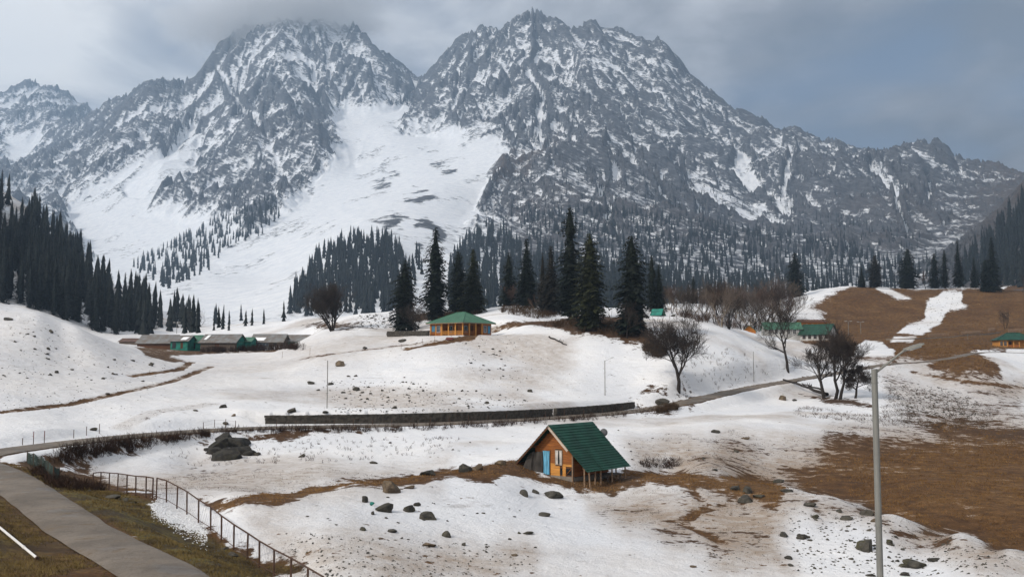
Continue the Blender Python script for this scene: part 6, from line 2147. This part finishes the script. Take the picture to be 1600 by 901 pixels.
# a green bag by the boulder
g = hit(581, 790, 20)
bag = bpy.data.objects.new('bag', rock_mesh(31, 2, 0.9))
bag.data.materials.append(MATS['teal_paint'])
bag.location = g + Vector((0, 0.1, 0.12)); bag.scale = (0.14, 0.14, 0.17)
link(bag); tag(bag, 'small green bag beside the rounded dark boulder', 'bag')
# heap of grainy snow on the verge: lumps joined
hv = MB()
V, T = [], []
for k in range(1100):
    px, py = 236 + 88 * rnd.random(), 0
    t = (px - 236) / 88
    py = 792 + 46 * t + rnd.gauss(0, 9)
    gg = hit(px, py, 20)
    s = rnd.uniform(0.02, 0.05)
    i = len(V)
    for d in ((1, 0, 0), (0, 1, 0), (-1, 0, 0), (0, -1, 0), (0, 0, 0.8), (0, 0, -0.8)):
        V.append(tuple(gg + Vector(d) * s * rnd.uniform(0.7, 1.3) + Vector((0, 0, 0.01))))
    T += [(i, i + 1, i + 4), (i + 1, i + 2, i + 4), (i + 2, i + 3, i + 4), (i + 3, i, i + 4), (i + 1, i, i + 5), (i + 2, i + 1, i + 5), (i + 3, i + 2, i + 5), (i, i + 3, i + 5)]
sh = link(bpy.data.objects.new('snow_heap', tri_mesh('snow_heap', np.array(V), np.array(T), 'snow_sheet')))
tag(sh, 'heap of grainy snow on the verge under the fence', kind='stuff')


# ------------------------------------------------------------------ dry shrubs, weeds, gravel (uncountable)
def stems_mesh(name, label, spots, hrange, n_each, spread, material, width=0.012, branchy=2):
    V, T = [], []
    for (x, y) in spots:
        z = ground(x, y)
        for _ in range(n_each):
            bx, by = x + rnd.gauss(0, spread * 0.4), y + rnd.gauss(0, spread * 0.4)
            h = rnd.uniform(*hrange)
            tip = Vector((bx + rnd.gauss(0, spread * 0.6), by + rnd.gauss(0, spread * 0.6), z + h))
            base = Vector((bx, by, z - 0.05))
            segs = [(base, tip, width)]
            for _b in range(branchy):
                f = rnd.uniform(0.3, 0.9)
                p = base.lerp(tip, f)
                segs.append((p, p + Vector((rnd.gauss(0, 0.3), rnd.gauss(0, 0.3), rnd.uniform(0.05, 0.4))) * h, width * 0.7))
            for a, b, w in segs:
                i = len(V)
                V += [(a.x - w, a.y, a.z), (a.x + w, a.y, a.z), (b.x + w * .5, b.y, b.z), (b.x - w * .5, b.y, b.z)]
                T += [(i, i + 1, i + 2), (i, i + 2, i + 3)]
                V += [(a.x, a.y - w, a.z), (a.x, a.y + w, a.z), (b.x, b.y + w * .5, b.z), (b.x, b.y - w * .5, b.z)]
                T += [(i + 4, i + 5, i + 6), (i + 4, i + 6, i + 7)]
    o = link(bpy.data.objects.new(name, tri_mesh(name, np.array(V), np.array(T), material)))
    tag(o, label, kind='stuff')


def spots_in(poly, n, seed, ymin=20):
    x, y = scatter(poly, n, seed)
    out = []
    for a, b in zip(x, y):
        g = hit(a, b, ymin)
        out.append((g.x, g.y))
    return out


def spots_along(line, n, jit, ymin=20):
    out = []
    L = [0]
    for (x0, y0), (x1, y1) in zip(line[:-1], line[1:]):
        L.append(L[-1] + math.hypot(x1 - x0, y1 - y0))
    for _ in range(n):
        s = rnd.uniform(0, L[-1])
        px = np.interp(s, L, [p[0] for p in line]); py = np.interp(s, L, [p[1] for p in line])
        g = hit(px + rnd.gauss(0, jit), py + rnd.gauss(0, jit * 0.35), ymin)
        out.append((g.x, g.y))
    return out


stems_mesh('dry_shrubs', 'dark red brown dry shrubs on the bank below the road', spots_in([(78, 724), (100, 703), (165, 692), (330, 676), (330, 682), (205, 706), (150, 714), (108, 724)], 230, 1), (0.25, 0.85), 9, 0.45, 'shrub_stems', 0.016, 2)
stems_mesh('dry_shrubs', 'dark dry shrubs along the fence by the path', spots_in([(48, 735), (72, 735), (96, 752), (150, 758), (165, 768), (120, 768), (85, 762), (60, 748)], 130, 2), (0.2, 0.6), 9, 0.4, 'shrub_stems', 0.016, 2)
stems_mesh('dry_shrubs', 'dry weeds lining the lower edge of the road', spots_along([(330, 677), (450, 673), (620, 672), (700, 668), (800, 663), (900, 655), (1000, 645), (1060, 637)], 330, 5), (0.2, 0.7), 7, 0.35, 'shrub_stems', 0.016, 2)
stems_mesh('dry_weeds', 'thin dry weeds poking through the snow field', spots_in([(350, 690), (560, 682), (720, 680), (720, 705), (540, 722), (300, 730), (250, 712)], 200, 4), (0.08, 0.30), 4, 0.2, 'shrub_stems', 0.013, 2)
stems_mesh('dry_weeds', 'rusty weeds on the snow right of the tree clump', spots_in([(1380, 600), (1480, 615), (1560, 640), (1540, 672), (1420, 668), (1240, 650), (1250, 635), (1380, 650)], 620, 5), (0.08, 0.38), 7, 0.6, 'shrub_dry', 0.018, 2)
stems_mesh('dry_shrubs', 'brown bush heap beside the round headed tree', spots_in([(1006, 540), (1030, 538), (1044, 552), (1030, 560), (1008, 552)], 60, 6), (0.5, 1.4), 18, 0.6, 'shrub_dry', 0.03, 3)
stems_mesh('dry_shrubs', 'rusty bush on the road verge below the round headed tree', spots_in([(1022, 640), (1055, 633), (1060, 640), (1030, 647)], 60, 7), (0.3, 0.8), 12, 0.4, 'shrub_dry', 0.02, 2)
stems_mesh('dry_shrubs', 'reddish hedge in front of the sheds', spots_along([(310, 548), (345, 549), (385, 547), (425, 546), (470, 544)], 220, 3), (0.4, 1.5), 10, 0.6, 'shrub_stems', 0.03, 2)
stems_mesh('dry_shrubs', 'brown scrub under the firs of the crest', spots_in([(640, 497), (700, 486), (750, 490), (690, 502)], 90, 9) + spots_in([(770, 482), (850, 478), (880, 492), (850, 500), (790, 490)], 150, 10) + spots_in([(850, 508), (900, 500), (1010, 508), (1020, 525), (930, 522)], 150, 11), (0.3, 1.2), 9, 0.7, 'shrub_dry', 0.03, 3)
stems_mesh('dry_shrubs', 'low scrub in the hollow of the bare thicket', spots_in([(1040, 490), (1150, 495), (1240, 515), (1180, 520), (1100, 505)], 200, 12), (0.4, 1.6), 8, 0.9, 'twigs_red', 0.03, 3)
stems_mesh('dry_shrubs', 'scattered weeds on the slope beside the round headed tree', spots_in([(1060, 560), (1150, 540), (1200, 585), (1120, 612), (1070, 606)], 90, 13), (0.2, 0.6), 4, 0.3, 'shrub_dry', 0.015, 2)
stems_mesh('dry_weeds', 'weed tufts behind the hut', spots_in([(1000, 718), (1060, 718), (1060, 732), (1000, 732)], 60, 14), (0.15, 0.4), 8, 0.3, 'shrub_stems', 0.014, 2)


plain('turf_blades', (0.15, 0.105, 0.035), 0.95, 0.55, 0.8, col2=(0.06, 0.042, 0.016))
plain('straw_blades', (0.24, 0.135, 0.05), 0.95, 0.5, 0.6, col2=(0.10, 0.05, 0.018))


plain('soil_blades', (0.085, 0.058, 0.036), 0.95, 0.5, 0.6)


def tufts(name, label, n, ylo, yhi, ulo, uhi, smax, smin, olive, hgt, material, seed, blades=3):
    """Short tufts wherever the snow has gone."""
    r = np.random.default_rng(seed)
    y = np.exp(r.uniform(math.log(ylo), math.log(yhi), n)); u = r.uniform(ulo, uhi, n); x = u * y
    i = np.clip(np.round(np.interp(y, nw, np.arange(NR))).astype(int), 0, NR - 1)
    j = np.clip(np.round((u - nu[0]) / (nu[1] - nu[0])).astype(int), 0, NC - 1)
    ok = (SNOW[i, j] < smax) & (SNOW[i, j] >= smin) & (RD[i, j] > ROAD_HALF[RI[i, j]] + 0.15) & (OLIVE[i, j] >= olive[0]) & (OLIVE[i, j] <= olive[1]) & (DUFF_SHADE[i, j] < 0.6)
    clump = vnoise(x / 1.7, y / 1.7, seed)
    ok &= clump > r.uniform(0.15, 0.75, n)
    x, y = x[ok], y[ok]
    m = len(x)
    V = np.empty((m, blades, 3, 3)); 
    for b in range(blades):
        bx, by = x + r.normal(0, 0.10, m), y + r.normal(0, 0.10, m)
        z = sample_near(bx, by)
        h = hgt * r.uniform(0.5, 1.5, m) * np.clip(y / 60, 0.8, 2.0)
        a = r.uniform(0, 6.28, m)
        w = 0.014 * np.clip(y / 40, 1, 3)
        V[:, b, 0] = np.stack([bx - w, by, z - 0.03], 1)
        V[:, b, 1] = np.stack([bx + w, by, z - 0.03], 1)
        V[:, b, 2] = np.stack([bx + np.cos(a) * h * 0.9, by + np.sin(a) * h * 0.9, z + h], 1)
    V = V.reshape(-1, 3)
    o = link(bpy.data.objects.new(name, tri_mesh(name, V, np.arange(len(V)).reshape(-1, 3), material)))
    tag(o, label, kind='stuff')


tufts('grass', 'short olive and brown grass beside the path', 60000, 24, 75, -0.62, -0.15, 0.35, -1, (0.3, 1.1), 0.10, 'turf_blades', 11)
tufts('grass', 'dry straw coloured grass on the snow free ground', 150000, 40, 150, -0.40, 0.62, 0.35, -1, (-0.1, 0.4), 0.075, 'straw_blades', 12, 2)
tufts('grass', 'dry straw coloured grass on the far brown hill', 40000, 195, 480, 0.25, 0.62, 0.3, -1, (-0.1, 0.4), 0.16, 'straw_blades', 13)
tufts('dry_weeds', 'scattered dead grass blades in the thin dirty snow', 60000, 38, 160, -0.45, 0.60, 0.80, 0.35, (-0.1, 1.1), 0.035, 'soil_blades', 14, 2)


def gravel(name, label, polys, material):
    V, T = [], []
    for poly, k, seed, s0, s1 in polys:
        for x, y in spots_in(poly, k, seed):
            z = ground(x, y)
            s = rnd.uniform(s0, s1)
            i = len(V)
            for d in ((1, 0, 0), (0.2, 1, 0), (-1, 0.2, 0), (0, -1, 0), (0, 0, 0.7)):
                V.append((x + d[0] * s * rnd.uniform(.6, 1.3), y + d[1] * s * rnd.uniform(.6, 1.3), z - 0.02 + d[2] * s * rnd.uniform(.6, 1.2)))
            T += [(i, i + 1, i + 4), (i + 1, i + 2, i + 4), (i + 2, i + 3, i + 4), (i + 3, i, i + 4)]
    o = link(bpy.data.objects.new(name, tri_mesh(name, np.array(V), np.array(T), material)))
    tag(o, label, kind='stuff')


gravel('gravel', 'loose pebbles along the path edges and in the foreground snow', [
    ([(0, 768), (20, 768), (120, 838), (215, 900), (180, 900), (90, 838)], 260, 31, 0.03, 0.09), ([(140, 790), (240, 845), (340, 898), (440, 898), (330, 840), (230, 800)], 420, 32, 0.03, 0.10),
    ([(440, 830), (700, 845), (840, 870), (840, 901), (480, 901)], 520, 33, 0.03, 0.11), ([(940, 790), (1150, 765), (1240, 800), (1220, 895), (1100, 895)], 420, 34, 0.03, 0.09), ([(1230, 790), (1400, 815), (1590, 870), (1560, 900), (1240, 895)], 600, 35, 0.03, 0.13),
    ([(500, 595), (640, 595), (850, 630), (720, 644), (520, 645)], 420, 36, 0.06, 0.2), ([(0, 480), (200, 545), (300, 570), (200, 640), (0, 640)], 380, 37, 0.05, 0.17), ([(560, 492), (640, 488), (645, 514), (550, 512)], 260, 38, 0.1, 0.35),
    ([(1380, 590), (1500, 610), (1560, 650), (1420, 650)], 500, 39, 0.06, 0.3), ([(700, 520), (800, 520), (860, 560), (800, 620), (730, 580)], 180, 40, 0.05, 0.2), ([(1460, 455), (1500, 456), (1500, 476), (1470, 500), (1420, 522), (1430, 500)], 120, 41, 0.1, 0.4)], 'boulder')

# ------------------------------------------------------------------ the air
def build_haze():
    x0, x1, y0, y1, z0, z1 = -6000.0, 6000.0, -400.0, 7400.0, -60.0, 2400.0
    v = [(x, y, z) for x in (x0, x1) for y in (y0, y1) for z in (z0, z1)]
    f = [(0, 1, 3, 2), (4, 6, 7, 5), (0, 4, 5, 1), (2, 3, 7, 6), (0, 2, 6, 4), (1, 5, 7, 3)]
    m = bpy.data.materials.new('haze_air')
    m.use_nodes = True
    t = NT(m.node_tree)
    pv = t.n('ShaderNodeVolumePrincipled', None, Density=HAZE_DENSITY, Anisotropy=0.1)
    pv.inputs['Color'].default_value = (0.44, 0.60, 0.80, 1)
    o = t.n('ShaderNodeOutputMaterial')
    t.t.links.new(pv.outputs[0], o.inputs['Volume'])
    me = mesh_from('haze', v, f, m)
    ob = link(bpy.data.objects.new('haze', me))
    ob.display_type = 'WIRE'
    tag(ob, 'pale blue haze filling the valley air', kind='stuff')


HAZE_DENSITY = 1.15e-4
build_haze()


def build_summit_cloud():
    """Cloud resting on the left summit: a soft volume, thicker upwards."""
    c = P(440, 22, 4450)
    bm = bmesh.new()
    bmesh.ops.create_icosphere(bm, subdivisions=3, radius=1.0)
    me = bpy.data.meshes.new('cloud')
    bm.to_mesh(me); bm.free()
    m = bpy.data.materials.new('cloud_vapour')
    m.use_nodes = True
    t = NT(m.node_tree)
    v = t.obj()
    rad = t.vmath('LENGTH', v).outputs['Value']
    n = t.noise(t.scaled(v, (2.2, 1.6, 1.0)), 1.7, 5.0, 0.6, 0.3)
    d = t.math('MULTIPLY_ADD', n, 1.1, t.math('MULTIPLY', rad, -1.05))
    d = t.step(d, -0.32, 0.12)
    pv = t.n('ShaderNodeVolumePrincipled', None, Density=t.math('MULTIPLY', d, 0.0065), Anisotropy=-0.35)
    pv.inputs['Color'].default_value = (0.97, 0.98, 1.0, 1)
    o = t.n('ShaderNodeOutputMaterial')
    t.t.links.new(pv.outputs[0], o.inputs['Volume'])
    me.materials.append(m)
    ob = link(bpy.data.objects.new('cloud', me))
    ob.location = c
    ob.scale = (760, 420, 250)
    ob.rotation_euler = (0, math.radians(-8), 0)
    tag(ob, 'grey white cloud wrapped round the left summit', kind='stuff')


build_summit_cloud()
